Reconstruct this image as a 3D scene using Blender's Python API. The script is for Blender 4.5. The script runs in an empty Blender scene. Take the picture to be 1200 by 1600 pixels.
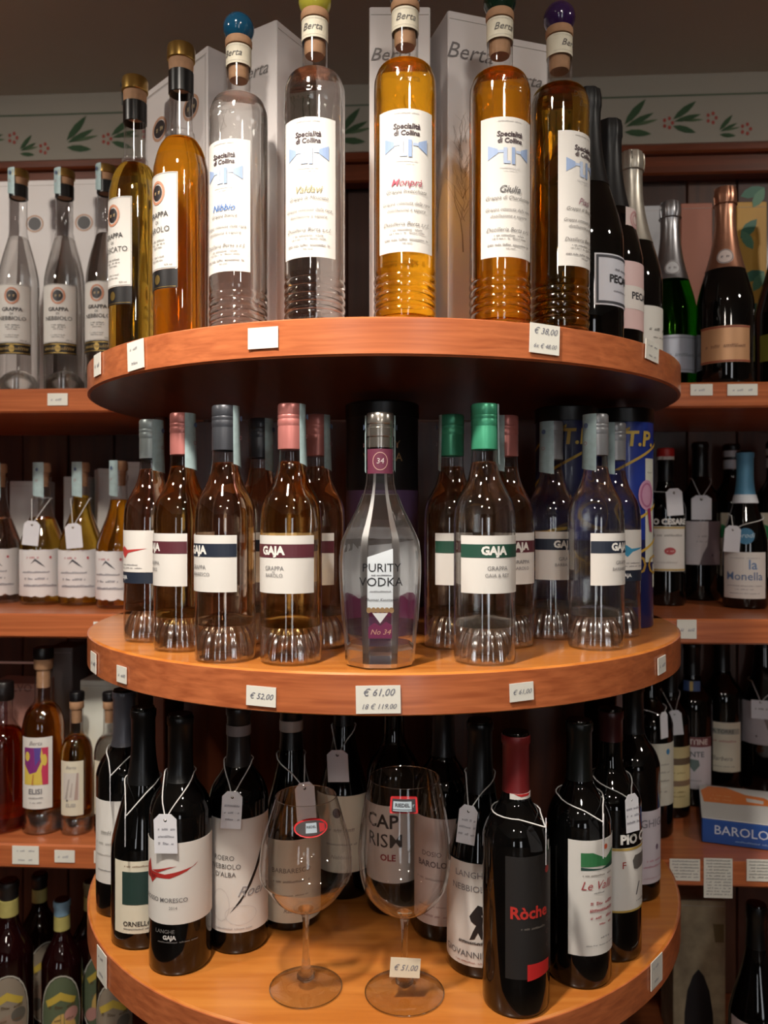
import bpy, math, random
from math import sin, cos, pi, radians as R, atan, sqrt

# ------------------------------------------------------------ camera, world, lamps, exposure
scn = bpy.context.scene
col = scn.collection
Z0 = 1.5                      # eye height above the shop floor
F = 1248.0                    # focal length in pixels of the 1200 x 1600 frame
cam_d = bpy.data.cameras.new('camera')
cam = bpy.data.objects.new('camera', cam_d); col.objects.link(cam)
cam.location = (0, 0, Z0); cam.rotation_euler = (R(90), 0, 0)
cam_d.sensor_fit = 'HORIZONTAL'; cam_d.sensor_width = 36; cam_d.lens = 36 * F / 1200
cam_d.clip_start = .02
cam_d.dof.use_dof = True; cam_d.dof.focus_distance = .9; cam_d.dof.aperture_fstop = 7.5
scn.camera = cam

world = bpy.data.worlds.new('world'); scn.world = world
world.use_nodes = True
world.node_tree.nodes['Background'].inputs[0].default_value = (.95, .97, 1, 1)
world.node_tree.nodes['Background'].inputs[1].default_value = 2.5

def lamp(name, loc, target, power, size=130, blend=.6, radius=.035, color=(1, .91, .8)):
    d = bpy.data.lights.new(name, 'SPOT')
    d.energy = power; d.color = color; d.spot_size = R(size); d.spot_blend = blend; d.shadow_soft_size = radius
    o = bpy.data.objects.new(name, d); col.objects.link(o)
    o.location = (loc[0], loc[1], Z0 + loc[2])
    from mathutils import Vector
    v = Vector((target[0] - loc[0], target[1] - loc[1], target[2] - loc[2]))
    o.rotation_euler = v.to_track_quat('-Z', 'Y').to_euler()
    return o
lamp('ceiling_or_fill_spot', (-.27, .34, .86), (-.07, .94, -.70), 40, 94, 1.0, .045)
lamp('ceiling_or_fill_spot', (.24, .02, .86), (.12, 1.0, -.35), 7, 100, 1.0, .05)
lamp('ceiling_or_fill_spot', (-1.15, .50, .86), (-.75, 1.4, -.1), 15, 110, .8, .05)
lamp('ceiling_or_fill_spot', (1.20, .45, .86), (.75, 1.4, -.1), 8, 110, .8, .05)
lamp('ceiling_or_fill_spot', (-.45, -1.0, .86), (-.15, 1.0, -.45), 7, 66, 1.0, .06)  # added fill spot behind the camera, evens the light on the lower shelves
lamp('ceiling_or_fill_spot', (.55, -1.3, .86), (.10, 1.0, -.45), 5, 64, 1.0, .06)  # second added fill from behind the camera, lifts middle and bottom shelves

vs = scn.view_settings
vs.view_transform = 'Standard'; vs.look = 'None'; vs.gamma = 1; vs.use_curve_mapping = False
vs.exposure = .90
cy = scn.cycles
cy.use_denoising = True
cy.caustics_refractive = True; cy.caustics_reflective = False
cy.max_bounces = 14; cy.transmission_bounces = 12; cy.transparent_max_bounces = 24; cy.diffuse_bounces = 3; cy.glossy_bounces = 4
cy.blur_glossy = .6; cy.sample_clamp_indirect = 6

# ------------------------------------------------------------ materials
MATS = {}
def lin(c):
    return tuple(((x / 255) / 12.92 if x / 255 <= .04045 else ((x / 255 + .055) / 1.055) ** 2.4) for x in c)
def newmat(key):
    m = bpy.data.materials.new(str(key)); m.use_nodes = True
    nt = m.node_tree; nt.nodes.clear()
    out = nt.nodes.new('ShaderNodeOutputMaterial')
    return m, nt, out
def solid(rgb, rough=.55, metal=0., noise=.06, scale=60., coat=0., spec=.5):
    """plain surface, sRGB 0-255 colour, with a little procedural mottling"""
    key = ('solid', rgb, rough, metal, noise, scale, coat, spec)
    if key in MATS: return MATS[key]
    m, nt, out = newmat('paint_%d_%d_%d' % tuple(int(v) for v in rgb))
    b = nt.nodes.new('ShaderNodeBsdfPrincipled')
    c = lin(rgb)
    b.inputs['Roughness'].default_value = rough; b.inputs['Metallic'].default_value = metal
    b.inputs['Coat Weight'].default_value = coat; b.inputs['Specular IOR Level'].default_value = spec
    if noise > 0:
        tc = nt.nodes.new('ShaderNodeTexCoord'); n = nt.nodes.new('ShaderNodeTexNoise')
        n.inputs['Scale'].default_value = scale; n.inputs['Detail'].default_value = 3
        mx = nt.nodes.new('ShaderNodeMix'); mx.data_type = 'RGBA'
        mx.inputs[6].default_value = tuple(v * (1 - noise) for v in c) + (1,)
        mx.inputs[7].default_value = tuple(min(1, v * (1 + noise)) for v in c) + (1,)
        nt.links.new(tc.outputs['Object'], n.inputs['Vector']); nt.links.new(n.outputs[0], mx.inputs[0])
        nt.links.new(mx.outputs[2], b.inputs['Base Color'])
    else:
        b.inputs['Base Color'].default_value = c + (1,)
    nt.links.new(b.outputs[0], out.inputs[0])
    MATS[key] = m
    return m
def wood(name, dark, light, scale=(3, 40, 110), rough=.28, coat=.15):
    key = ('wood', name)
    if key in MATS: return MATS[key]
    m, nt, out = newmat(name)
    b = nt.nodes.new('ShaderNodeBsdfPrincipled'); b.inputs['Roughness'].default_value = rough
    b.inputs['Coat Weight'].default_value = coat; b.inputs['Coat Roughness'].default_value = .12
    tc = nt.nodes.new('ShaderNodeTexCoord'); mp = nt.nodes.new('ShaderNodeMapping'); mp.inputs['Scale'].default_value = scale
    n = nt.nodes.new('ShaderNodeTexNoise'); n.inputs['Scale'].default_value = 1.6; n.inputs['Detail'].default_value = 5; n.inputs['Distortion'].default_value = .4
    r = nt.nodes.new('ShaderNodeValToRGB')
    r.color_ramp.elements[0].position = .3; r.color_ramp.elements[0].color = lin(dark) + (1,)
    r.color_ramp.elements[1].position = .72; r.color_ramp.elements[1].color = lin(light) + (1,)
    bp = nt.nodes.new('ShaderNodeBump'); bp.inputs['Strength'].default_value = .04; bp.inputs['Distance'].default_value = .002
    L = nt.links.new
    L(tc.outputs['Object'], mp.inputs[0]); L(mp.outputs[0], n.inputs['Vector']); L(n.outputs[0], r.inputs[0]); L(r.outputs[0], b.inputs['Base Color'])
    L(n.outputs[0], bp.inputs['Height']); L(bp.outputs[0], b.inputs['Normal'])
    L(b.outputs[0], out.inputs[0])
    MATS[key] = m
    return m
def thin_glass(tint=(1, 1, 1), key='clear_glass', rough=.03, f0=.065, power=4.0):
    k = ('thin', key)
    if k in MATS: return MATS[k]
    m, nt, out = newmat(key); N = nt.nodes.new; L = nt.links.new
    lw = N('ShaderNodeLayerWeight'); lw.inputs[0].default_value = .5
    pw = N('ShaderNodeMath'); pw.operation = 'POWER'; pw.inputs[1].default_value = 2.5
    ma = N('ShaderNodeMath'); ma.operation = 'MULTIPLY_ADD'; ma.inputs[1].default_value = .9; ma.inputs[2].default_value = f0
    t = N('ShaderNodeBsdfTransparent'); t.inputs[0].default_value = tuple(tint) + (1,)
    g = N('ShaderNodeBsdfGlossy'); g.inputs['Roughness'].default_value = rough
    mx = N('ShaderNodeMixShader')
    L(lw.outputs['Facing'], pw.inputs[0]); L(pw.outputs[0], ma.inputs[0]); L(ma.outputs[0], mx.inputs[0])
    L(t.outputs[0], mx.inputs[1]); L(g.outputs[0], mx.inputs[2]); L(mx.outputs[0], out.inputs[0])
    MATS[k] = m
    return m
def liquid_mat(key, rgb, ior=1.36, through=.15):
    """a tinted refracting body; part of the light goes straight on, so what stands behind is not in full shadow"""
    k = ('liquid', key)
    if k in MATS: return MATS[k]
    m, nt, out = newmat(key); N = nt.nodes.new; L = nt.links.new
    g = N('ShaderNodeBsdfGlass'); g.inputs['Roughness'].default_value = 0; g.inputs['IOR'].default_value = ior
    t = N('ShaderNodeBsdfTransparent')
    g.inputs[0].default_value = tuple(rgb) + (1,); t.inputs[0].default_value = tuple(rgb) + (1,)
    mx = N('ShaderNodeMixShader'); mx.inputs[0].default_value = through
    L(g.outputs[0], mx.inputs[1]); L(t.outputs[0], mx.inputs[2]); L(mx.outputs[0], out.inputs[0])
    MATS[k] = m
    return m

GLASS = thin_glass()
LIQ = dict(
    clear=liquid_mat('clear_spirit', (.97, .97, .96)),
    palegrappa=liquid_mat('rosy_pale_spirit', (.97, .86, .76)),
    goldgrappa=liquid_mat('pale_gold_spirit', (.97, .80, .52)),
    amber=liquid_mat('amber_spirit', (.98, .68, .14)),
    darkamber=liquid_mat('dark_amber_spirit', (.95, .60, .13)),
    gold=liquid_mat('golden_spirit', (.95, .76, .28)),
    olive=liquid_mat('olive_gold_spirit', (.84, .64, .22)),
    redamber=liquid_mat('red_amber_spirit', (.66, .24, .06)), honey=liquid_mat('honey_spirit', (.96, .70, .22)),
    green=liquid_mat('green_bottle_glass', (.16, .55, .06)),
)
BLACKGLASS = solid((7, 7, 7), .045, 0, 0, 1, 0, .6)
REDGLASS = solid((26, 5, 6), .05, 0, .3, 14, 0, .6)
WHITE = solid((226, 222, 216), .6, 0, .015, 40)
CREAM = solid((226, 218, 196), .6, 0, .02, 40)
CARD = solid((232, 230, 220), .7, 0, .02, 90)
STAMP = solid((176, 200, 202), .5, 0, .22, 130)
CORK = solid((176, 134, 100), .75, 0, .2, 160)
TAGM = solid((226, 226, 232), .7, 0, .02, 60)
STRING = solid((222, 220, 218), .8, 0, .05, 200)
INK = (38, 36, 38)

# ------------------------------------------------------------ mesh helpers
MESHES = {}
def X(px, d): return (px - 600) / F * d
def ZZ(py, d): return (800 - py) / F * d
def imgrot(px, deg): return R(deg) - atan((px - 600) / F)

def mesh(name, verts, faces, m, smooth=True, angle=38):
    me = bpy.data.meshes.new(name); me.from_pydata(verts, [], faces); me.update()
    if m is not None: me.materials.append(m)
    if smooth:
        me.polygons.foreach_set('use_smooth', [True] * len(me.polygons))
        me.set_sharp_from_angle(angle=R(angle))
    return me
def ob(name, me, parent=None, label=None, kind=None, loc=None, rotz=None):
    o = bpy.data.objects.new(name, me); col.objects.link(o)
    if parent is not None: o.parent = parent
    if label: o['label'] = label
    if kind: o['kind'] = kind
    if loc: o.location = loc
    if rotz is not None: o.rotation_euler.z = rotz
    return o
def thing(name, label, cat, loc=(0, 0, 0), rotz=0, group=None):
    o = bpy.data.objects.new(name, None); col.objects.link(o)
    o.empty_display_size = .05
    o.location = loc; o.rotation_euler.z = rotz
    o['label'] = label; o['category'] = cat
    if group: o['group'] = group
    return o
def sm(pts, n=5):
    """Catmull-Rom through 2-D or 3-D points"""
    out = []
    P = [pts[0]] + list(pts) + [pts[-1]]
    for i in range(1, len(P) - 2):
        p0, p1, p2, p3 = P[i - 1], P[i], P[i + 1], P[i + 2]
        for k in range(n):
            t = k / n
            out.append(tuple(.5 * (2 * b + (c - a) * t + (2 * a - 5 * b + 4 * c - d) * t * t + (3 * b - a - 3 * c + d) * t ** 3)
                             for a, b, c, d in zip(p0, p1, p2, p3)))
    out.append(tuple(pts[-1]))
    return out
def lathe_vf(prof, seg=36, mod=None, phase=0.):
    v, f, rows = [], [], []
    for (r, z) in prof:
        if abs(r) < 1e-7:
            rows.append([len(v)]); v.append((0, 0, z))
        else:
            row = []
            for k in range(seg):
                a = 2 * pi * k / seg + phase
                q = r * (mod(a, r, z) if mod else 1)
                row.append(len(v)); v.append((q * cos(a), q * sin(a), z))
            rows.append(row)
    for A, B in zip(rows, rows[1:]):
        if len(A) == 1 and len(B) == 1: continue
        for k in range(seg):
            k2 = (k + 1) % seg
            if len(A) == 1: f.append((A[0], B[k2], B[k]))
            elif len(B) == 1: f.append((A[k], A[k2], B[0]))
            else: f.append((A[k], A[k2], B[k2], B[k]))
    return v, f
def lathe(key, prof, m, seg=36, mod=None, smooth=True, angle=38, phase=0.):
    k = (key, m.name)
    if k not in MESHES:
        v, f = lathe_vf(prof, seg, mod, phase)
        MESHES[k] = mesh(str(key), v, f, m, smooth, angle)
    return MESHES[k]
def box_vf(x0, x1, y0, y1, z0, z1, bv=0.):
    if bv <= 0:
        v = [(x, y, z) for z in (z0, z1) for (x, y) in ((x0, y0), (x1, y0), (x1, y1), (x0, y1))]
        f = [(0, 3, 2, 1), (4, 5, 6, 7), (0, 1, 5, 4), (1, 2, 6, 5), (2, 3, 7, 6), (3, 0, 4, 7)]
        return v, f
    v, f = [], []
    def ring(z, i):
        s = len(v)
        for (sx, sy) in ((0, 0), (1, 0), (1, 1), (0, 1)):
            cx, cy_ = (x1, x0)[1 - sx], (y1, y0)[1 - sy]
            dx, dy = (-1 if sx else 1), (-1 if sy else 1)
            a = (cx + dx * (bv + i), cy_ + dy * i); b = (cx + dx * i, cy_ + dy * (bv + i))
            if (sx, sy) in ((0, 0), (1, 1)): a, b = b, a
            v.extend([(a[0], a[1], z), (b[0], b[1], z)])
        return list(range(s, s + 8))
    rs = [ring(z0, bv), ring(z0 + bv, 0), ring(z1 - bv, 0), ring(z1, bv)]
    for A, B in zip(rs, rs[1:]):
        for k in range(8): f.append((A[k], A[(k + 1) % 8], B[(k + 1) % 8], B[k]))
    f.append(tuple(reversed(rs[0]))); f.append(tuple(rs[3]))
    return v, f
def join(*vfs):
    V, Fa = [], []
    for v, f in vfs:
        o = len(V); V += list(v); Fa += [tuple(i + o for i in q) for q in f]
    return V, Fa
def tube_vf(pts, r, seg=6):
    from mathutils import Vector
    P = [Vector(p) for p in pts]; v, f = [], []
    for i, p in enumerate(P):
        t = (P[min(i + 1, len(P) - 1)] - P[max(i - 1, 0)]).normalized()
        up = Vector((0, 0, 1)) if abs(t.z) < .95 else Vector((1, 0, 0))
        a = t.cross(up).normalized(); b = t.cross(a)
        for k in range(seg):
            q = p + a * (r * cos(2 * pi * k / seg)) + b * (r * sin(2 * pi * k / seg)); v.append(tuple(q))
    for i in range(len(P) - 1):
        for k in range(seg):
            f.append((i * seg + k, i * seg + (k + 1) % seg, (i + 1) * seg + (k + 1) % seg, (i + 1) * seg + k))
    f.append(tuple(range(seg))); f.append(tuple((len(P) - 1) * seg + k for k in reversed(range(seg))))
    return v, f

# ------------------------------------------------------------ flat print: words, shapes, illegible lines
TXT = {}
def text_vf(s, shear=0., bold=0., res=2):
    k = (s, shear, bold, res)
    if k in TXT: return TXT[k]
    c = bpy.data.curves.new('word', 'FONT'); c.body = s; c.size = 1; c.shear = shear; c.offset = bold
    c.resolution_u = res; c.align_x = 'CENTER'; c.align_y = 'CENTER'
    o = bpy.data.objects.new('word', c)
    me = o.to_mesh()
    v = [tuple(q.co) for q in me.vertices]; f = [tuple(p.vertices) for p in me.polygons]
    o.to_mesh_clear(); bpy.data.objects.remove(o); bpy.data.curves.remove(c)
    TXT[k] = (v, f)
    return v, f
def cylmap(r, ang=0.):
    def mp(u, v, h):
        a = R(ang) + u / r
        return ((r + h) * sin(a), -(r + h) * cos(a), v)
    return mp
def flatmap(o, ux, uz, n):
    def mp(u, v, h):
        return tuple(o[i] + u * ux[i] + v * uz[i] + h * n[i] for i in range(3))
    return mp
def rect_vf(mp, u0, u1, v0, v1, h, nu=1, nv=1):
    v = [mp(u0 + (u1 - u0) * i / nu, v0 + (v1 - v0) * j / nv, h) for j in range(nv + 1) for i in range(nu + 1)]
    w = nu + 1
    f = [(j * w + i, j * w + i + 1, (j + 1) * w + i + 1, (j + 1) * w + i) for j in range(nv) for i in range(nu)]
    return v, f
def strips(pts, step):
    """cut an outline into narrow upright strips so that it can bend round a bottle"""
    us = [p[0] for p in pts]; lo, hi = min(us), max(us)
    n = max(1, int(math.ceil((hi - lo) / step)))
    if n == 1: return [pts]
    out = []
    def clip(P, c, keep_more):
        q = []
        for i in range(len(P)):
            a, b = P[i], P[(i + 1) % len(P)]
            ia = (a[0] >= c) if keep_more else (a[0] <= c); ib = (b[0] >= c) if keep_more else (b[0] <= c)
            if ia: q.append(a)
            if ia != ib:
                t = (c - a[0]) / (b[0] - a[0]); q.append((c, a[1] + t * (b[1] - a[1])))
        return q
    for k in range(n):
        P = clip(clip(pts, lo + (hi - lo) * k / n, True), lo + (hi - lo) * (k + 1) / n, False)
        if len(P) >= 3: out.append(P)
    return out
def prints(parent, mp, items, base=.0003, rough=.5, metal=()):
    """items: ('t', text, u, v, size, colour[, shear, bold]) ('p', points, colour) ('e', u, v, ru, rv, colour)
    ('r', u, v, ru, rv, width, colour) ring, ('b', u0, u1, v0, v1, colour) band, ('s', u, v, width, height, colour[, seed]) illegible writing"""
    groups = {}
    for n, it in enumerate(items):
        h = base + .00006 * min(n, 8)
        k = it[0]
        if k == 't':
            s, u, v, size, c = it[1:6]; shear = it[6] if len(it) > 6 else 0; bold = it[7] if len(it) > 7 else 0
            if 'M' in s: bold = min(bold, .004)
            V, Fa = text_vf(s, shear, bold)
            vf = [mp(u + x * size, v + y * size, h + .0001) for (x, y, z) in V], Fa
            nm = 'lettering'
        elif k == 'p':
            vf = join(*[([mp(u, v, h) for (u, v) in P], [tuple(range(len(P)))]) for P in strips(list(it[1]), .005)]); c = it[2]; nm = 'printed_motif'
        elif k == 'e':
            u, v, ru, rv, c = it[1:6]; nm = 'printed_motif'
            P0 = [(u + ru * cos(2 * pi * q / 20), v + rv * sin(2 * pi * q / 20)) for q in range(20)]
            vf = join(*[([mp(x, y, h) for (x, y) in P], [tuple(range(len(P)))]) for P in strips(P0, .006)])
        elif k == 'r':
            u, v, ru, rv, w, c = it[1:7]; nm = 'printed_motif'
            V = []
            for q in range(24):
                a = 2 * pi * q / 24
                V += [mp(u + ru * cos(a), v + rv * sin(a), h), mp(u + (ru - w) * cos(a), v + (rv - w) * sin(a), h)]
            vf = V, [(2 * q, 2 * ((q + 1) % 24), 2 * ((q + 1) % 24) + 1, 2 * q + 1) for q in range(24)]
        elif k == 'b':
            u0, u1, v0, v1, c = it[1:6]; nm = 'printed_motif'
            vf = rect_vf(mp, u0, u1, v0, v1, h, max(1, int(abs(u1 - u0) / .004)))
        elif k == 's':
            u, v, w, hh, c = it[1:6]; rnd = random.Random(it[6] if len(it) > 6 else 1); nm = 'lettering'
            V, Fa = [], []; x = u - w / 2
            while x < u + w / 2:
                L = hh * rnd.uniform(.5, 1.0); t = hh * rnd.uniform(.55, 1.)
                if rnd.random() > .16:
                    sh = hh * .2; b0 = v - hh / 2
                    for (dx, wd) in ((0, L * .28), (L * .55, L * .25)):
                        i = len(V); V += [mp(x + dx, b0, h), mp(x + dx + wd, b0, h), mp(x + dx + wd + sh, b0 + t, h), mp(x + dx + sh, b0 + t, h)]; Fa.append((i, i + 1, i + 2, i + 3))
                    i = len(V); y = b0 + t * rnd.uniform(.1, .8); V += [mp(x, y, h), mp(x + L * .7, y, h), mp(x + L * .7, y + hh * .18, h), mp(x, y + hh * .18, h)]; Fa.append((i, i + 1, i + 2, i + 3))
                x += L * 1.05
            vf = V, Fa
        groups.setdefault((nm, c), []).append(vf)
    for (nm, c), vfs in groups.items():
        v, f = join(*vfs)
        ob(nm, mesh(nm, v, f, solid(c, .35 if c in metal else rough, .9 if c in metal else 0, 0), smooth=False), parent)

def wrap_label(root, r, z0, z1, half, ang=0., m=None, items=(), name='front_label', label=None, nv=1, wavy=0., metal=(), gap=.0004):
    """a paper label round a bottle: faces -Y turned by ang, half-angle half (degrees); items use arc metres u and heights v"""
    m = m or WHITE
    mp = cylmap(r + gap, ang); w = R(half) * r
    nu = max(6, int(half / 5))
    v, f = rect_vf(mp, -w, w, z0, z1, 0, nu, max(nv, 1))
    if wavy:
        rnd = random.Random(int(r * 1e6 + z0 * 1e4 + ang)); q = []
        for (x, y, z) in v:
            e = (rnd.random() - .5) * wavy if (abs(z - z0) < 1e-6 or abs(z - z1) < 1e-6) else 0
            q.append((x, y, z + e))
        v = q
    # rolled-over thickness at the outline, so the paper has an edge
    n = len(v); W = nu + 1; mi = cylmap(r + .00005, ang)
    v += [mi(-w + 2 * w * i / nu, z1, 0) for i in range(W)] + [mi(-w + 2 * w * i / nu, z0, 0) for i in range(W)]
    top = n - W
    for i in range(nu):
        f.append((top + i, top + i + 1, n + i + 1, n + i)); f.append((i + 1, i, n + W + i, n + W + i + 1))
    o = ob(name, mesh(name, v, f, m, True, 30), root, label)
    if items: prints(o, cylmap(r + gap, ang), items, metal=metal)
    return o

# ------------------------------------------------------------ heights and plan of the place (metres, relative to the eye)
ROUND_Y, ROUND_R = 1.274, .443           # centre and radius of the three round shelves
H_TOP, H_MID, H_LOW = .204, -.168, -.549  # their upper faces
H_BASE = -.98
TILT = R(-3.4)                            # the wall unit runs slightly towards us on the right
def cab(x, dy, z):                        # a point in the wall unit's frame (dy behind its front edge) -> world
    c, s = cos(TILT), sin(TILT)
    return (x * c - dy * s, 1.285 + x * s + dy * c, Z0 + z)

# ------------------------------------------------------------ room shell
SHELF_WOOD = wood('cherry_shelf_wood', (166, 88, 52), (204, 118, 72))
LOW_WOOD = wood('beech_top_wood', (196, 112, 44), (220, 140, 64))
DARK_WOOD = wood('dark_cabinet_wood', (70, 32, 18), (102, 48, 26), (40, 3, 3), .4)
def struct(name, vf, m, parent=None, smooth=False):
    return ob(name, mesh(name, vf[0], vf[1], m, smooth), parent, None, 'structure' if parent is None else None)
PLASTER = solid((178, 170, 156), .85, 0, .04, 8)
struct('floor', box_vf(-3, 3, -4.2, 2.2, -.1, 0), solid((160, 130, 100), .5, 0, .1, 5))
CEIL = .915
struct('ceiling', box_vf(-3, 3, -4.2, 2.2, Z0 + CEIL, Z0 + CEIL + .1), solid((214, 204, 190), .9, 0, .05, 5))
struct('wall_left', box_vf(-3.1, -3, -4.2, 2.2, 0, Z0 + CEIL), solid((150, 120, 92), .85, 0, .04, 5))
struct('wall_right', box_vf(3, 3.1, -4.2, 2.2, 0, Z0 + CEIL), solid((150, 120, 92), .85, 0, .04, 5))
c0, c1 = cab(-3.1, .46, 0), cab(3.1, .46, 0)
def back_quad(x0, x1, dy0, dy1, z0, z1):
    v = [cab(x, d, z) for z in (z0, z1) for (x, d) in ((x0, dy0), (x1, dy0), (x1, dy1), (x0, dy1))]
    return v, [(0, 3, 2, 1), (4, 5, 6, 7), (0, 1, 5, 4), (1, 2, 6, 5), (2, 3, 7, 6), (3, 0, 4, 7)]
wall = struct('wall_back', back_quad(-2.9, 2.9, .42, .50, -Z0, CEIL), PLASTER)
# painted border on the back wall: a green line and sprays of leaves with red berries
def wallmap():
    o = cab(0, .42, 0); ux = (cos(TILT), sin(TILT), 0); n = (sin(TILT), -cos(TILT), 0)
    return flatmap(o, ux, (0, 0, 1), n)
wm = wallmap()
def leaf(u, v, ln, a, w):
    pts = []
    for t, q in ((0, 0), (.25, .8), (.55, 1), (.8, .6), (1, 0), (.8, -.6), (.55, -1), (.25, -.8)):
        x, y = t * ln, q * w
        pts.append((u + x * cos(a) - y * sin(a), v + x * sin(a) + y * cos(a)))
    return pts
bord = []
G1c, G2c, REDB = (64, 92, 62), (92, 112, 80), (178, 84, 74)
rb = random.Random(3)
sprays = []
for k in range(-9, 10):
    u = k * .30 + .075
    sprays += [(u, .795, .75, 1), (u + .105, .812, 1.25, 1), (u + .205, .820, 1.1, 0)]
for (u, v, s, kind) in sprays:
    for (dx, dz, ln, a, w, cc) in ((0, 0, .055, 42, .0065, G1c), (.002, -.004, .052, 18, .005, G1c), (.0, -.012, .045, -14, .006, G1c), (.012, -.002, .045, 4, .003, G2c)):
        bord.append(('p', leaf(u + dx * s, v + dz * s, ln * s, R(a + (8 if kind else -4)), w * s), cc))
    for q in range(5):
        a = q * 1.26; bord.append(('e', u + .072 * s + .009 * cos(a), v + .001 + .010 * sin(a), .0033, .004, REDB))
bord.append(('b', -2.8, 2.8, .868, .8715, (96, 112, 92)))
prints(wall, wm, bord, base=.0006, rough=.8)
for o in wall.children: o.name = 'painted_garland'
# the far end of the shop: a wall with two tall glazed openings to the street
EW = solid((150, 120, 92), .85, 0, .04, 5)
vf = join(box_vf(-3, -1.5, -4.2, -4.1, 0, Z0 + CEIL), box_vf(-1.0, .5, -4.2, -4.1, 0, Z0 + CEIL), box_vf(1.2, 3, -4.2, -4.1, 0, Z0 + CEIL),
          box_vf(-1.5, -1.0, -4.2, -4.1, 0, .5), box_vf(.5, 1.2, -4.2, -4.1, 0, .1), box_vf(-1.5, -1.0, -4.2, -4.1, 2.1, Z0 + CEIL), box_vf(.5, 1.2, -4.2, -4.1, 2.1, Z0 + CEIL))
struct('wall_front', vf, EW)
for n, (a, b, z) in enumerate(((-1.5, -1.0, .5), (.5, 1.2, .1))):
    w = struct('window_%d' % (n + 1), join(box_vf(a, a + .05, -4.18, -4.12, z, 2.1), box_vf(b - .05, b, -4.18, -4.12, z, 2.1), box_vf(a, b, -4.18, -4.12, z, z + .06), box_vf(a, b, -4.18, -4.12, 2.04, 2.1)), DARK_WOOD)
    struct('pane', rect_vf(lambda u, v, h: (u, -4.15, v), a + .05, b - .05, z + .06, 2.04, 0), GLASS, w)

# ------------------------------------------------------------ the wall unit behind: planked back, shelves, crown
unit = thing('wall_shelf_unit', 'long dark cherry wall shelving with planked back behind the round display shelves', 'shelving', (0, 1.285, 0), TILT)
def upart(name, x0, x1, d0, d1, z0, z1, m, parent=None, bv=.002, label=None):
    v, f = box_vf(x0, x1, d0, d1, Z0 + z0, Z0 + z1, bv)
    return ob(name, mesh(name, v, f, m, True, 30), parent or unit, label)
xs = -1.3
pk = 0
rb = random.Random(8)
PLANKS = [wood('cabinet_plank_%d' % k, d, l, (30, 3, 2), .45, .05) for k, (d, l) in enumerate((((54, 25, 14), (78, 38, 22)), ((46, 22, 13), (68, 33, 19)), ((62, 32, 18), (92, 52, 30))))]
while xs < 1.3:
    upart('plank', xs, xs + .098, .385 + rb.uniform(0, .004), .415, -1.45, .725, PLANKS[pk % 3]); xs += .1; pk += rb.choice((1, 1, 2))
upart('crown_rail', -1.35, 1.35, .345, .384, .675, .715, wood('crown_wood', (96, 46, 26), (126, 64, 38), (3, 30, 60)), bv=.004)
upart('crown_moulding', -1.35, 1.35, .330, .384, .712, .732, wood('crown_wood', (96, 46, 26), (126, 64, 38), (3, 30, 60)), bv=.004)
for z, t in ((H_TOP, .040), (H_MID, .040), (H_LOW, .040), (H_BASE, .04)):
    for a, b in ((-1.3, -.405), (.405, 1.3)):
        upart('shelf', a, b, 0, .384, z - t, z, SHELF_WOOD, bv=.003)
for x in (-1.32, -.40, .38, 1.30):
    upart('upright', x, x + .02, .06, .384, -1.45, H_TOP - .04, DARK_WOOD)

# ------------------------------------------------------------ the round display unit in front
disp = thing('round_display_stand', 'half round cherry display stand of three curved shelves in the middle', 'display stand', (0, ROUND_Y, 0))
UNDER = wood('darker_underside_wood', (84, 46, 34), (112, 62, 46), (30, 3, 3), .3)  # shelf undersides get a darker wood tone than the rims
def round_shelf(z, t, r, m):
    prof = [(r - .003, Z0 + z - t), (r, Z0 + z - t + .003), (r, Z0 + z - .003), (r - .003, Z0 + z)]
    n = 72; v = []; f = []
    A = [(-pi - .33) + (pi + .66) * k / n for k in range(n + 1)]
    for (q, zz) in prof:
        for a in A: v.append((q * cos(a), q * sin(a), zz))
    w = n + 1
    for j in range(3):
        for k in range(n): f.append((j * w + k, j * w + k + 1, (j + 1) * w + k + 1, (j + 1) * w + k))
        f.append(((j + 1) * w - 1, j * w, (j + 1) * w, (j + 2) * w - 1))
    f.append(tuple(range(w))[::-1]); f.append(tuple(3 * w + k for k in range(w)))
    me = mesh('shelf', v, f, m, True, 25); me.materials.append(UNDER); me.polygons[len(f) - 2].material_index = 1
    s = ob('shelf', me, disp)
    # laminated banding round the rim
    v, f = [], []
    rr = r + .0008
    for zz in (Z0 + z - t + .002, Z0 + z - .002):
        for a in A: v.append((rr * cos(a), rr * sin(a), zz))
    for a_i in (0, 1):
        for a in A: v.append(((r - .001) * cos(a), (r - .001) * sin(a), (Z0 + z - t + .002, Z0 + z - .002)[a_i]))
    for k in range(n):
        f.append((k, k + 1, w + k + 1, w + k)); f.append((k + 1, k, 2 * w + k, 2 * w + k + 1)); f.append((w + k, w + k + 1, 3 * w + k + 1, 3 * w + k))
    ob('edge_band', mesh('edge_band', v, f, SHELF_WOOD, True, 30), s)
round_shelf(H_TOP, .041, ROUND_R, SHELF_WOOD)
round_shelf(H_MID, .045, ROUND_R, LOW_WOOD)
round_shelf(H_LOW, .045, ROUND_R, LOW_WOOD)
v, f = box_vf(-.36, .36, .16, .18, Z0 - 1.45, Z0 + H_TOP - .041, .001)
ob('back_panel', mesh('back_panel', v, f, DARK_WOOD, True, 30), disp)
v, f = lathe_vf([(0, Z0 - 1.45), (.20, Z0 - 1.45), (.20, Z0 + H_LOW - .045), (0, Z0 + H_LOW - .045)], 40)
ob('pedestal', mesh('pedestal', v, f, DARK_WOOD, True, 30), disp)

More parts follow.
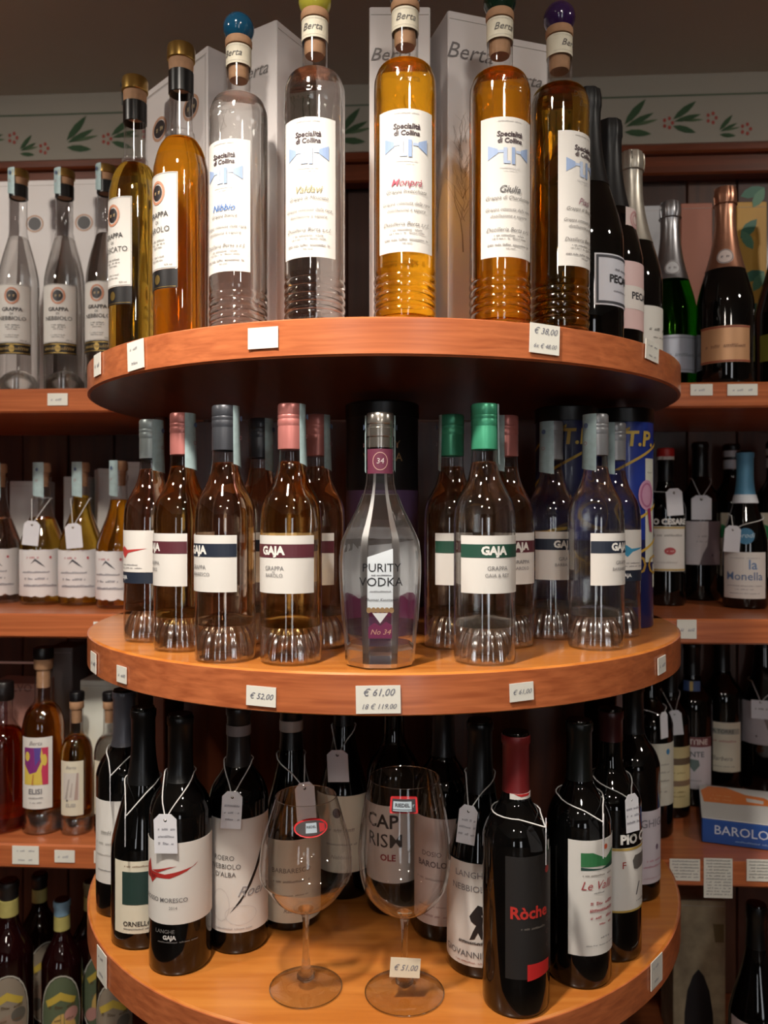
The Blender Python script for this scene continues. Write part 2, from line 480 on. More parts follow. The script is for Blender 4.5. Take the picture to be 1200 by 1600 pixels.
# ------------------------------------------------------------ bottle shapes
def closed(prof):
    return prof
P_GAJA = [(.020, .0035), (.030, .0005), (.0335, .002), (.0345, .007)] + sm([(.0345, .015), (.0346, .06), (.0346, .12), (.0344, .160), (.0318, .178), (.0262, .190), (.0205, .201), (.0165, .213), (.0146, .226), (.0142, .240)], 3) + [(.0142, .262)]
def dome_ribs(a, r, z):
    return 1 + .045 * cos(16 * a) * min(1, (.0496 - z) / .008)
L_GAJA = [(0, .0530), (.010, .0525), (.020, .0500), (.027, .0460), (.0320, .0415), (.0336, .0408), (.0343, .043)] + [(r - .0003, z) for (r, z) in P_GAJA[4:] if .045 < z < .222] + [(.0132, .2235), (.0125, .2240), (0, .2236)]
D_GAJA = [(.0326, .003), (.0328, .006)] + [(.0326 * sin(t), .006 + .0435 * cos(t)) for t in (R(86), R(78), R(68), R(57), R(45), R(32), R(20), R(9))] + [(0, .0496)]
P_DIST = [(.022, .002), (.031, .0003), (.0330, .002)]
for k in range(5):
    z = .0055 + k * .0088
    P_DIST += [(.0334, z), (.0340, z + .0022), (.0340, z + .0042), (.0334, z + .0064), (.0325, z + .0076)]
P_DIST += [(.0336, .051), (.0337, .056)] + sm([(.0337, .10), (.0337, .20), (.0337, .252), (.0325, .264), (.0285, .2735), (.022, .278), (.0165, .280)], 3) + [(.0146, .284), (.0143, .290), (.0143, .337)]
L_DIST = [(0, .008), (.029, .005)] + [(r - .0003, z + .0008) for (r, z) in P_DIST[2:] if z < .2775] + [(.012, .2786), (0, .2786)]
P_GRAP = [(.022, .003), (.031, .0004), (.0335, .003), (.0340, .009)] + sm([(.0340, .05), (.0340, .14), (.0338, .212), (.0320, .229), (.0272, .246), (.0205, .2575), (.0165, .262)], 3) + [(.0172, .264), (.0172, .268), (.0150, .270), (.0143, .276), (.0143, .318)]
L_GRAP = [(0, .012), (.028, .006)] + [(r - .0003, z + .0012) for (r, z) in P_GRAP[2:] if z < .258] + [(.0130, .262), (0, .262)]
P_SLOPE = [(.020, .004), (.030, .0004), (.0330, .002), (.0340, .008)] + sm([(.0340, .05), (.0340, .13), (.0338, .185), (.0322, .205), (.0268, .232), (.0205, .256), (.0168, .270)], 3) + [(.0160, .276), (.0143, .281), (.0143, .340)]
L_SLOPE = [(0, .040), (.008, .0395), (.019, .032), (.026, .018), (.0292, .005), (.0315, .003)] + [(r - .0003, z + .001) for (r, z) in P_SLOPE[3:] if z < .268] + [(.013, .272), (0, .272)]
P_FLASK = [(.022, .004), (.034, .0005), (.038, .003), (.039, .010)] + sm([(.039, .05), (.039, .100), (.0365, .117), (.0285, .140), (.0205, .162), (.0160, .182), (.0142, .202), (.0140, .222)], 3) + [(.0158, .224), (.0158, .232), (.014, .234), (.014, .240)]
def flask_liq(level):
    return [(0, .014), (.030, .006), (.0365, .006)] + [(r - .0003, z) for (r, z) in P_FLASK[3:] if z < level] + [(.011, level), (0, level)]
P_ILIST = [(.020, .003), (.031, .0004), (.0340, .002), (.0345, .006), (.0330, .011), (.0345, .016), (.0332, .022), (.0345, .028), (.0335, .034), (.0347, .040)] + sm([(.0347, .08), (.0347, .165), (.0335, .185), (.0285, .203), (.021, .214), (.0165, .219)], 3) + [(.0150, .223), (.0147, .230), (.0147, .276)]
L_ILIST = [(0, .042), (.024, .040), (.0325, .040)] + [(r - .0003, z) for (r, z) in P_ILIST[10:] if z < .214] + [(.012, .2165), (0, .2165)]
P_BORD = [(.018, .010), (.030, .001), (.0355, .0015), (.0375, .006)] + sm([(.0375, .03), (.0375, .10), (.0375, .176), (.0366, .190), (.0315, .204), (.0230, .216), (.0170, .227), (.0147, .240), (.0143, .256)], 3) + [(.0143, .288), (.0156, .290), (.0156, .298), (.0140, .302), (0, .302)]
P_BURG = [(.018, .010), (.032, .001), (.0375, .0015), (.0400, .006)] + sm([(.0400, .03), (.0400, .112), (.0385, .132), (.0320, .160), (.0240, .188), (.0182, .214), (.0153, .236), (.0146, .252)], 3) + [(.0146, .282), (.0158, .284), (.0158, .292), (.0142, .296), (0, .296)]
P_CHAMP = [(.018, .012), (.034, .001), (.0415, .0015), (.0440, .007)] + sm([(.0440, .04), (.0440, .118), (.0426, .140), (.0355, .170), (.0270, .198), (.0205, .226), (.0168, .252), (.0155, .276)], 3) + [(.0155, .296), (.0166, .299), (.0166, .312), (.0150, .321), (0, .322)]
P_DESS = [(.018, .010), (.028, .001), (.0325, .0015), (.0340, .006)] + sm([(.0340, .03), (.0340, .10), (.0340, .185), (.0326, .200), (.0260, .216), (.0180, .230), (.0136, .243), (.0124, .262)], 3) + [(.0124, .288), (.0138, .290), (.0138, .298), (.012, .302), (0, .302)]

def neck_of(prof, z):
    for (a, b) in zip(prof, prof[1:]):
        if a[1] <= z <= b[1] and b[1] > a[1]:
            t = (z - a[1]) / (b[1] - a[1]); return a[0] + (b[0] - a[0]) * t
    return prof[-1][0]
def sleeve(prof, z0, z1, off=.0006, top=True, n=8):
    """a capsule or foil that follows the bottle from z0 up"""
    zs = sorted(set([z0, z1] + [z for (_, z) in prof if z0 < z < z1]))
    P = [(neck_of(prof, z) - .0002, z) for z in zs[:1]] + [(neck_of(prof, z) + off, z) for z in zs]
    if top: P += [(max(.002, P[-1][0] - .002), z1 + .0012), (0, z1 + .0014)]
    return P
def stamp(root, r, z0, z1, ang, half=24, flare=True):
    """blue-grey revenue strip hanging down one side of the neck"""
    v, f = [], []; n = 8; rows = 7
    for j in range(rows):
        t = j / (rows - 1); z = z1 - (z1 - z0) * t
        for i in range(n + 1):
            a = R(ang - half + 2 * half * i / n)
            q = r + .0008 + (.0018 * t * t if flare else 0) * (.5 + .5 * i / n)
            v.append((q * sin(a), -q * cos(a), z - (.004 * i / n if j == rows - 1 else 0)))
    w = n + 1
    for j in range(rows - 1):
        for i in range(n): f.append((j * w + i, (j + 1) * w + i, (j + 1) * w + i + 1, j * w + i + 1))
    o = ob('revenue_strip', mesh('revenue_strip', v, f, STAMP, True, 60), root)
    mp = cylmap(r + .0012, ang)
    prints(o, mp, [('r', 0, z1 - (z1 - z0) * .55, .0022, .0022, .0006, (176, 120, 124)), ('e', .0008, z1 - (z1 - z0) * .22, .0026, .0032, (92, 108, 140))], base=.0012 + (.002 if flare else 0))


# ============================================================ TOP ROUND SHELF
# ---- tall distillery bottles with a ball stopper
def distillery_bottle(px, d, ang, liq, ball, name, name_col, lines, label, group='tall ball stopper bottles on the top shelf'):
    t = thing('spirit_bottle', label, 'bottle', (X(px, d), d, Z0 + H_TOP + .0004), imgrot(px, ang), group)
    ob('glass', lathe('dist_glass', P_DIST, GLASS, 44), t)
    ob('liquid', lathe('dist_liquid', L_DIST, LIQ[liq], 44), t)
    # relief of small glass letters round the shoulder
    em = []
    for k, s in enumerate(('Distilleria', 'Berta')):
        V, Fa = text_vf(s, .2, .02)
        mp = cylmap(.0336, 6); em.append(([mp(x * .010, .258 - .009 * k + y * .010, .0007) for (x, y, z) in V], Fa))
    v, f = join(*em); ob('embossing', mesh('embossing', v, f, thin_glass((.95, .95, .95), 'embossed_glass', .08, .22), False), t)
    ob('cork', lathe('dist_cork', [(0, .300), (.0105, .300), (.0118, .303), (.0120, .338), (.0150, .3385), (.0157, .340), (.0157, .3455), (.0145, .348), (0, .348)], CORK, 28), t)
    b = solid(ball, .12, 0, .1, 30, .6)
    ob('ball_stopper', lathe('dist_ball', [(0, .3450)] + [(.0182 * sin(a), .3605 - .0182 * cos(a)) for a in [R(q) for q in range(28, 180, 12)]] + [(0, .3787)], b, 32), t)
    n = ob('neck_label', lathe('dist_neck_label', [(.0144, .3140), (.0148, .3142), (.0148, .3368), (.0144, .337)], CREAM, 32), t)
    prints(n, cylmap(.0149, 0), [('t', 'Berta', 0, .3255, .0105, (96, 92, 90), .35), ('b', -.02, .02, .3168, .3171, (176, 170, 160)), ('b', -.02, .02, .3342, .3345, (176, 170, 160))])
    B1, B2 = (152, 174, 212), (180, 196, 224)
    it = [('s', 0, .2125, .026, .0014, (170, 166, 164), 4),
          ('t', 'Specialità', .0005, .1985, .0078, (58, 36, 44), .12, .03), ('t', 'di Collina', .0005, .1915, .0072, (58, 36, 44), .12, .03),
          ('p', [(-.0235, .187), (-.013, .1825), (-.013, .1775), (-.0235, .1715)], B1), ('b', -.013, -.007, .1785, .1815, B2),
          ('p', [(.0235, .187), (.013, .1825), (.013, .1775), (.0235, .1715)], B1), ('b', .007, .013, .1785, .1815, B2),
          ('p', [(-.007, .1840), (-.003, .1840), (-.003, .1700), (.0005, .1700), (.0005, .1670), (-.007, .1670)], B2), ('p', [(.002, .1845), (.0058, .1845), (.0058, .1665), (.002, .1665)], B1),
          ('s', 0, .1625, .022, .0014, (196, 194, 196), 6), ('s', 0, .1595, .014, .0012, (196, 194, 196), 7),
          ('t', name, 0, .1395, .0105, name_col, .35, .01), ('t', lines, 0, .1305, .0058, (108, 104, 102), .35)]
    it += [('t', 'Grappa ottenuta dalla rara', 0, .1180, .0050, (112, 108, 108), .35), ('t', 'distillazione a vapore', 0, .1110, .0050, (112, 108, 108), .35),
           ('t', 'Distilleria Berta s.r.l.', 0, .0965, .0062, (110, 106, 106), .35),
           ('s', 0, .0905, .034, .0016, (120, 116, 116), 3), ('s', 0, .0872, .040, .0016, (120, 116, 116), 9), ('s', 0, .0805, .048, .0024, (130, 126, 126), 12), ('s', 0, .0765, .012, .0014, (130, 126, 126), 2)]
    o = wrap_label(t, .0337, .0675, .2170, 55, 0, WHITE, it)
    return t
distillery_bottle(373, .935, -32, 'clear', (22, 84, 120), 'Nibbio', (72, 120, 190), 'Grappa bianca',
                  'tall clear spirit bottle with a blue ball stopper and white label')
distillery_bottle(492, .885, -14, 'clear', (190, 184, 70), 'Valdavi', (170, 160, 120), 'Grappa di Moscato',
                  'tall clear spirit bottle with a yellow green ball stopper and white label')
distillery_bottle(633, .868, 2, 'amber', (46, 30, 34), 'Monprà', (168, 60, 84), 'Grappa Invecchiata',
                  'tall bright amber spirit bottle with a blackish ball stopper and red titled label')
distillery_bottle(781, .885, 18, 'darkamber', (24, 48, 34), 'Giulia', (92, 90, 92), 'Grappa di Chardonnay',
                  'tall amber spirit bottle with a dark green ball stopper and white label')
distillery_bottle(874, .915, 52, 'olive', (54, 30, 78), 'Piasì', (150, 110, 120), 'Grappa di Brachetto',
                  'tall olive gold spirit bottle with a purple ball stopper')

# ---- round shouldered grappa bottles with a gold cap
def gold_cap(t, z0, zb, z1, z2, z3, rn=.0143):
    """black band z0-zb, bare cork zb-z1, cork lip z1-z2, gold top z2-z3"""
    ob('neck_band', lathe(('band', z0, zb, rn), [(rn, z0), (rn + .0012, z0 + .0006), (rn + .0013, zb - .0006), (rn, zb)], solid((16, 15, 15), .3, 0, .1, 60), 28), t)
    ob('cork', lathe(('gcork', zb, z2, rn), [(0, zb - .02), (rn - .003, zb - .02), (rn - .0025, zb), (rn + .0003, zb), (rn + .0010, (zb + z2) / 2), (rn + .0010, z2), (0, z2)], CORK, 28), t)
    ob('stopper_cap', lathe(('gcap', z2, z3, rn), [(0, z2), (rn + .0022, z2), (rn + .003, z2 + .001), (rn + .003, z3 - .003), (rn + .0018, z3), (rn - .002, z3 + .0006), (0, z3 + .0006)], solid((176, 142, 78), .28, .85, .12, 80), 32), t)
GOLD = (186, 156, 90)
def grappa_items(top, bot, t2, w):
    z = lambda q: bot + (top - bot) * q
    return [('b', -w + .001, w - .001, top - .0014, top - .0010, (90, 84, 80)), ('b', -w + .001, w - .001, bot + .0010, bot + .0014, (90, 84, 80)),
            ('b', w - .0014, w - .001, bot + .001, top - .001, (90, 84, 80)), ('b', -w + .001, -w + .0014, bot + .001, top - .001, (90, 84, 80)),
            ('r', .002, z(.80), .0125, .0145, .0032, (206, 142, 112)), ('e', .002, z(.80), .0085, .0095, (34, 26, 30)), ('s', .002, z(.80), .010, .004, (200, 170, 120), 5),
            ('t', 'GRAPPA', .002, z(.565), .0092, INK, 0, .012), ('t', 'DI', .002, z(.49), .0055, INK), ('t', t2, .002, z(.41), .0098, INK, 0, .0),
            ('s', .002, z(.30), .022, .0022, (110, 108, 106), 3), ('s', .002, z(.265), .024, .0022, (110, 108, 106), 8), ('s', .002, z(.23), .018, .0022, (110, 108, 106), 9),
            ('s', .002, z(.13), .026, .0018, (120, 118, 116), 13), ('s', .002, z(.095), .022, .0018, (120, 118, 116), 14), ('t', '42% vol', w * .62, z(.04), .0034, INK)]
def grappa_round(px, d, ang, liq, t2, label):
    t = thing('grappa_bottle', label, 'bottle', (X(px, d), d, Z0 + H_TOP + .0004), imgrot(px, ang), 'round shouldered gold capped grappa bottles')
    ob('glass', lathe('grap_glass', P_GRAP, GLASS, 40), t); ob('liquid', lathe('grap_liquid', L_GRAP, LIQ[liq], 40), t)
    gold_cap(t, .317, .345, .345, .359, .3775)
    w = R(52) * .034
    wrap_label(t, .0340, .0905, .2075, 52, 0, WHITE, grappa_items(.2075, .0905, t2, w))
    l = wrap_label(t, .0340, .0670, .0900, 52, 0, solid((22, 20, 22), .4, 0, .1, 60), [('e', .002, .0785, .005, .006, GOLD), ('b', -w + .002, w - .002, .0685, .0690, GOLD)], 'lower_label', metal=(GOLD,))
    return t
grappa_round(283, 1.0, -58, 'darkamber', 'BAROLO', 'amber grappa bottle with gold cap and black neck band, beside the blue stoppered bottle')
t = grappa_round(211, 1.075, -58, 'gold', 'MOSCATO', 'pale gold grappa bottle with gold cap at the rim of the top round shelf')
stamp(t, .0165, .345, .3775, -50, 16, False)

# ---- three sparkling wine bottles at the other end of the shelf
def champ_foil(t, m, z0=.186, wire=True, seal=None):
    ob('foil', lathe(('foil', z0), sleeve(P_CHAMP, z0, .321), m, 40, lambda a, r, z: 1 + (.035 * cos(9 * a) if z > .292 else .008 * cos(13 * a) if z < .21 else .004 * cos(7 * a))), t)
    if wire:
        v = []
        for k in range(4):
            a = k * pi / 2 + .5
            v.append(tube_vf([(.0176 * cos(a), .0176 * sin(a), .294), (.0190 * cos(a), .0190 * sin(a), .306), (.0176 * cos(a), .0176 * sin(a), .319), (.006 * cos(a), .006 * sin(a), .3235)], .0011, 5))
        v.append(tube_vf([(.0178 * cos(q * pi / 10), .0178 * sin(q * pi / 10), .294) for q in range(21)], .0011, 5))
        V, Fa = join(*v); ob('wire_cage', mesh('wire_cage', V, Fa, m), t)
    if seal:
        zc = z0 + .018
        r = neck_of(P_CHAMP, zc) + .0012; sl = (neck_of(P_CHAMP, zc + .01) - neck_of(P_CHAMP, zc - .01)) / .02
        def mp(u, v, h):
            q = r + sl * (v - zc) + h; a = u / r
            return (q * sin(a), -q * cos(a), v)
        prints(t, mp, [('e', 0, zc, .0125, .0125, seal), ('r', 0, zc, .0118, .0118, .0012, (130, 118, 118)), ('s', 0, zc, .012, .005, (120, 112, 116), 3)], base=.0012)
BFOIL = solid((20, 20, 22), .42, .2, .2, 60)
SFOIL = solid((168, 168, 172), .30, .85, .12, 120)
CFOIL = solid((196, 142, 116), .32, .8, .12, 120)
PFOIL = solid((196, 190, 178), .36, .75, .12, 120)
def champagne(px, d, zb, ang, foil, label, glass=BLACKGLASS, group=None, wire=True, seal=None, z0=.186):
    t = thing('sparkling_wine_bottle', label, 'bottle', (X(px, d), d, Z0 + zb + .0004), imgrot(px, ang), group)
    ob('glass', lathe('champ', P_CHAMP, glass, 44), t)
    champ_foil(t, foil, z0, wire, seal)
    return t
SPK = 'sparkling wine bottles on the top round shelf'
t = champagne(918, 1.0, H_TOP, 62, BFOIL, 'black foiled sparkling wine bottle with a framed grey label, beside the purple stoppered bottle', wire=False, z0=.20, group=SPK)
wrap_label(t, .0440, .044, .106, 52, 0, solid((214, 216, 226), .5, 0, .02, 40), [('b', -.038, .038, .101, .104, (60, 62, 70)), ('b', -.038, .038, .046, .049, (60, 62, 70)), ('b', .035, .038, .049, .101, (60, 62, 70)), ('b', -.038, -.035, .049, .101, (60, 62, 70)),
    ('t', 'PECARI', 0, .076, .013, (40, 40, 46), 0, .03), ('s', 0, .088, .03, .003, (120, 120, 130), 2), ('s', 0, .062, .03, .002, (120, 120, 130), 4)])
t = champagne(952, 1.079, H_TOP, 66, BFOIL, 'black foiled sparkling wine bottle with a pink and white label and pink neck ribbon', wire=False, z0=.20, group=SPK)
wrap_label(t, .0440, .034, .122, 50, 0, solid((228, 196, 194), .5, 0, .03, 40), [('b', -.038, .038, .060, .090, (232, 226, 220)), ('t', 'PECARI', 0, .077, .013, (40, 40, 46), 0, .03)])
r = neck_of(P_CHAMP, .18)
wrap_label(t, .0345, .168, .196, 34, 4, solid((224, 204, 200), .55, 0, .04, 30), [('r', 0, .182, .013, .012, .003, (206, 160, 160)), ('r', 0, .182, .008, .0075, .002, (206, 160, 160))], 'neck_label')
t = champagne(986, 1.172, H_TOP, 66, PFOIL, 'pale foiled sparkling wine bottle with a plain white label at the rim', group=SPK)
wrap_label(t, .0440, .026, .088, 52, 0, solid((228, 226, 218), .5, 0, .02, 40), [('s', 0, .056, .05, .006, (120, 118, 112), 7), ('s', 0, .044, .04, .003, (140, 138, 132), 8)])

# ---- gift cartons standing behind the bottles
def carton(corner, ux, w1, w2, h, zb, label, items=(), items2=(), m=None, group=None, name='gift_carton', mat2=None):
    """corner = near lower left of the front face (x, y); ux = unit direction of the front face"""
    l = sqrt(ux[0] ** 2 + ux[1] ** 2); ux = (ux[0] / l, ux[1] / l)
    a = math.atan2(ux[1], ux[0])
    t = thing(name, label, 'box', (corner[0], corner[1], Z0 + zb + .0004), a, group)
    v, f = box_vf(0, w1, 0, w2, 0, h, .0012)
    b = ob('carton_body', mesh('carton_body', v, f, m or solid((226, 219, 217), .5, 0, .02, 30), True, 30), t)
    # tuck flap edge at the top
    v, f = box_vf(.002, w1 - .002, -.0006, .0, h - .010, h - .0095); ob('tuck_flap', mesh('tuck_flap', v, f, solid((190, 184, 178), .6, 0, 0), False), t)
    if items: prints(b, flatmap((w1 / 2, 0, 0), (1, 0, 0), (0, 0, 1), (0, -1, 0)), list(items), base=.0004)
    if items2: prints(b, flatmap((0, w2 / 2, 0), (0, -1, 0), (0, 0, 1), (-1, 0, 0)), list(items2), base=.0004)
    return t
def twig(seed, u0=0., v0=.12, n=26, c=(150, 138, 130)):
    rnd = random.Random(seed); it = []
    def stroke(x, y, a, L, w):
        pts, q = [], []
        for k in range(5):
            s = k / 4; ww = w * (1 - .7 * s); aa = a + .25 * s * rnd.uniform(-1, 1)
            pts.append((x + L * s * cos(aa) - ww * sin(aa), y + L * s * sin(aa))); q.append((x + L * s * cos(aa) + ww * sin(aa), y + L * s * sin(aa)))
        it.append(('p', pts + q[::-1], c))
    stroke(u0, v0, R(91), .08, .0009)
    for k in range(n):
        y = v0 + .055 + rnd.random() * .10
        stroke(u0 + rnd.uniform(-.004, .004), y - .02, R(90 + rnd.uniform(-40, 40)), rnd.uniform(.02, .045), .0004)
    return [q for q in it if all(abs(p[0]) < .034 for p in q[1])]
TINYTXT = [('s', .01, .100 - .009 * k, .036, .0028, (172, 166, 162), 20 + k) for k in range(4)]
BOXG = 'white distillery gift cartons behind the top shelf bottles'
def pos(px, d): return (X(px, d), d)
hb = .400
carton((-.1317, .979), (.53, .85), .075, .075, hb, H_TOP, 'white gift carton standing cornerwise between the blue and yellow stoppered bottles', twig(2, 0, .14), [('t', 'Berta', 0, .345, .022, (128, 122, 120), .35)] + twig(1), group=BOXG)
carton((X(577, .955), .955), (1, .0), .073, .073, hb, H_TOP, 'white gift carton facing front behind the bright amber bottle', [('t', 'Berta', -.012, .342, .022, (128, 122, 120), .35)] + twig(3) + TINYTXT, group=BOXG)
carton((.077, .961), (.955, .297), .075, .070, hb, H_TOP, 'white gift carton with a printed twig beside the dark green stoppered bottle', [('t', 'Berta', -.010, .352, .028, (120, 114, 114), .35)] + [('p', [(p[0] - .022, p[1]) for p in q[1]], q[2]) for q in twig(5, .004, .11, 34)] + [('s', .014, .075 - .010 * k, .04, .003, (172, 166, 162), 40 + k) for k in range(5)], twig(4), group=BOXG)
carton((.1460, 1.006), (.955, .297), .068, .068, hb - .004, H_TOP, 'white gift carton farthest back between the green and purple stoppered bottles', [('t', 'Berta', 0, .345, .022, (128, 122, 120), .35)] + twig(7), group=BOXG)
LOGO = [('r', 0, .335, .020, .017, .004, (196, 150, 122)), ('e', 0, .335, .015, .012, (40, 32, 34)), ('s', 0, .335, .018, .006, (190, 170, 130), 5)]
GFR = [('b', -.036, -.0355, .01, .39, (130, 124, 120)), ('b', .0355, .036, .01, .39, (130, 124, 120)), ('b', -.036, .036, .39, .3905, (130, 124, 120))]
carton((-.345, 1.155), (.70, -.71), .082, .070, .402, H_TOP, 'white gift carton with an oval logo behind the pale gold grappa', LOGO + GFR, group='oval logo cartons on the top shelf')
carton((-.2855, 1.094), (.70, -.71), .080, .070, .402, H_TOP, 'white gift carton with an oval logo behind the amber grappa', LOGO + GFR, group='oval logo cartons on the top shelf')

# ============================================================ MIDDLE ROUND SHELF
GLIQ = {k: liquid_mat('lit_' + k, c, 1.36, .24) for k, c in (('clear', (.97, .97, .96)), ('palegrappa', (.96, .85, .74)), ('goldgrappa', (.96, .79, .50)))}
FLUTE = (thin_glass((.98, .98, .98), 'fluted_clear_glass', .15, .45, 2.), thin_glass((.98, .93, .86), 'fluted_pale_glass', .15, .45, 2.), thin_glass((.96, .82, .56), 'fluted_gold_glass', .15, .45, 2.))
MAROON, NAVY, PINE = (92, 40, 50), (34, 42, 58), (36, 78, 62)
def gaja_bottle(px, d, ang, liq, cap, band, lower, label, cap2=None, strip=None, variant=None):
    t = thing('grappa_bottle', label, 'bottle', (X(px, d), d, Z0 + H_MID + .0004), imgrot(px, ang), 'domed base grappa bottles on the middle shelf')
    ob('glass', lathe('gaja_glass', P_GAJA, GLASS, 44), t)
    ob('liquid', lathe('gaja_liquid', L_GAJA, GLIQ[liq], 44), t)
    ob('punt', lathe('gaja_punt', D_GAJA, FLUTE[0 if liq == 'clear' else 1 if liq == 'palegrappa' else 2], 128, dome_ribs), t)
    cm = solid(cap, .34, .35, .06, 60)
    ob('capsule', lathe(('gaja_cap',), [(.0145, .2375), (.0150, .2380), (.0151, .262), (.0148, .2632), (.0148, .2640), (.0153, .2652), (.0153, .2705), (.0149, .2713), (.0149, .2720), (.0153, .2730), (.0153, .2755), (.0149, .2762), (.0153, .2770), (.0152, .2870), (.0140, .2888), (0, .289)], cm, 36), t)
    if strip is not None: stamp(t, .0154, .222, .2885, strip[0] - ang, strip[1])
    if variant is None:
        it = [('b', -.0395, .0395, .1180, .1325, band), ('t', 'GAJA', -.010 if ang < -10 else .0, .1252, .0125, (238, 236, 230), 0, .05),
              ('t', 'GRAPPA', -.008 if ang < -10 else .004, .1062, .0066, (128, 126, 128)), ('t', lower, -.008 if ang < -10 else .004, .0985, .0056, (128, 126, 128))]
        if lower == 'BAROLO': it.append(('t', 'DI', -.008, .1022, .0034, (128, 126, 128)))
        wrap_label(t, .0346, .0790, .1420, 66, 0, WHITE, it)
    else:
        c = variant
        sp = [('p', [(-.020, .118), (-.012, .124), (-.004, .119), (.026, .121), (-.002, .115), (-.010, .108), (-.016, .113)], c), ('p', [(-.018, .116), (-.026, .126), (-.014, .120)], c)]
        wrap_label(t, .0346, .0905, .1440, 66, 0, WHITE, sp + [('s', 0, .1000, .03, .002, (150, 148, 150), 3), ('s', 0, .0960, .036, .002, (150, 148, 150), 5)])
        wrap_label(t, .0346, .0760, .0900, 66, 0, solid(NAVY, .5, 0, .04, 30), [('t', 'GAJA', -.012, .0835, .0065, (226, 226, 226), 0, .04)], 'lower_label')
    return t
PINK, STEEL, DSTEEL, GREEN_C = (196, 122, 116), (150, 152, 156), (70, 72, 78), (74, 168, 130)
gaja_bottle(236, 1.055, -50, 'palegrappa', (150, 160, 160), NAVY, '', 'domed grappa bottle with a red streak label, first by the rim', strip=(48, 42), variant=(190, 62, 58))
gaja_bottle(285, .985, -56, 'goldgrappa', PINK, MAROON, 'SPERSS', 'domed grappa bottle with pink capsule beside the red streak label bottle', strip=(50, 40))
gaja_bottle(352, .915, -44, 'palegrappa', DSTEEL, NAVY, 'BARBARESCO', 'domed grappa bottle with dark steel capsule and navy banded label in front row', strip=(62, 30))
gaja_bottle(455, .900, -20, 'goldgrappa', PINK, MAROON, 'BAROLO', 'domed grappa bottle with pink capsule and maroon banded label beside the faceted vodka', strip=(62, 28))
gaja_bottle(407, 1.04, -52, 'palegrappa', DSTEEL, NAVY, 'BARBARESCO', 'dark capsuled domed grappa bottle in the second row, behind the maroon banded front bottle', strip=(55, 35))
gaja_bottle(496, 1.00, -30, 'palegrappa', PINK, MAROON, 'BAROLO', 'pink capsuled domed grappa bottle half hidden behind the one beside the vodka', strip=(60, 30))
gaja_bottle(706, 1.00, 30, 'palegrappa', GREEN_C, PINE, 'GAIA & REY', 'green capsuled domed grappa bottle in the second row, next to the black tin', strip=(-75, 25))
gaja_bottle(757, .900, 18, 'clear', GREEN_C, PINE, 'GAIA & REY', 'green capsuled domed grappa bottle with a full green banded label in front', strip=(85, 22))
gaja_bottle(791, 1.01, 26, 'palegrappa', PINK, MAROON, 'BAROLO', 'pink capsuled domed grappa bottle behind the green banded front bottle', strip=(-45, 38))
gaja_bottle(862, 1.075, 28, 'clear', STEEL, NAVY, 'BARBARESCO', 'steel capsuled domed grappa bottle in the second row before the navy tins', strip=(-35, 45))
gaja_bottle(931, .995, 55, 'clear', STEEL, NAVY, 'BARBARESCO', 'steel capsuled domed grappa bottle in front row before the navy tins', strip=(-40, 42))
gaja_bottle(960, 1.09, 45, 'clear', STEEL, NAVY, '', 'domed grappa bottle with a blue splash label, close to the blue tin', strip=(-40, 42), variant=(62, 150, 190))

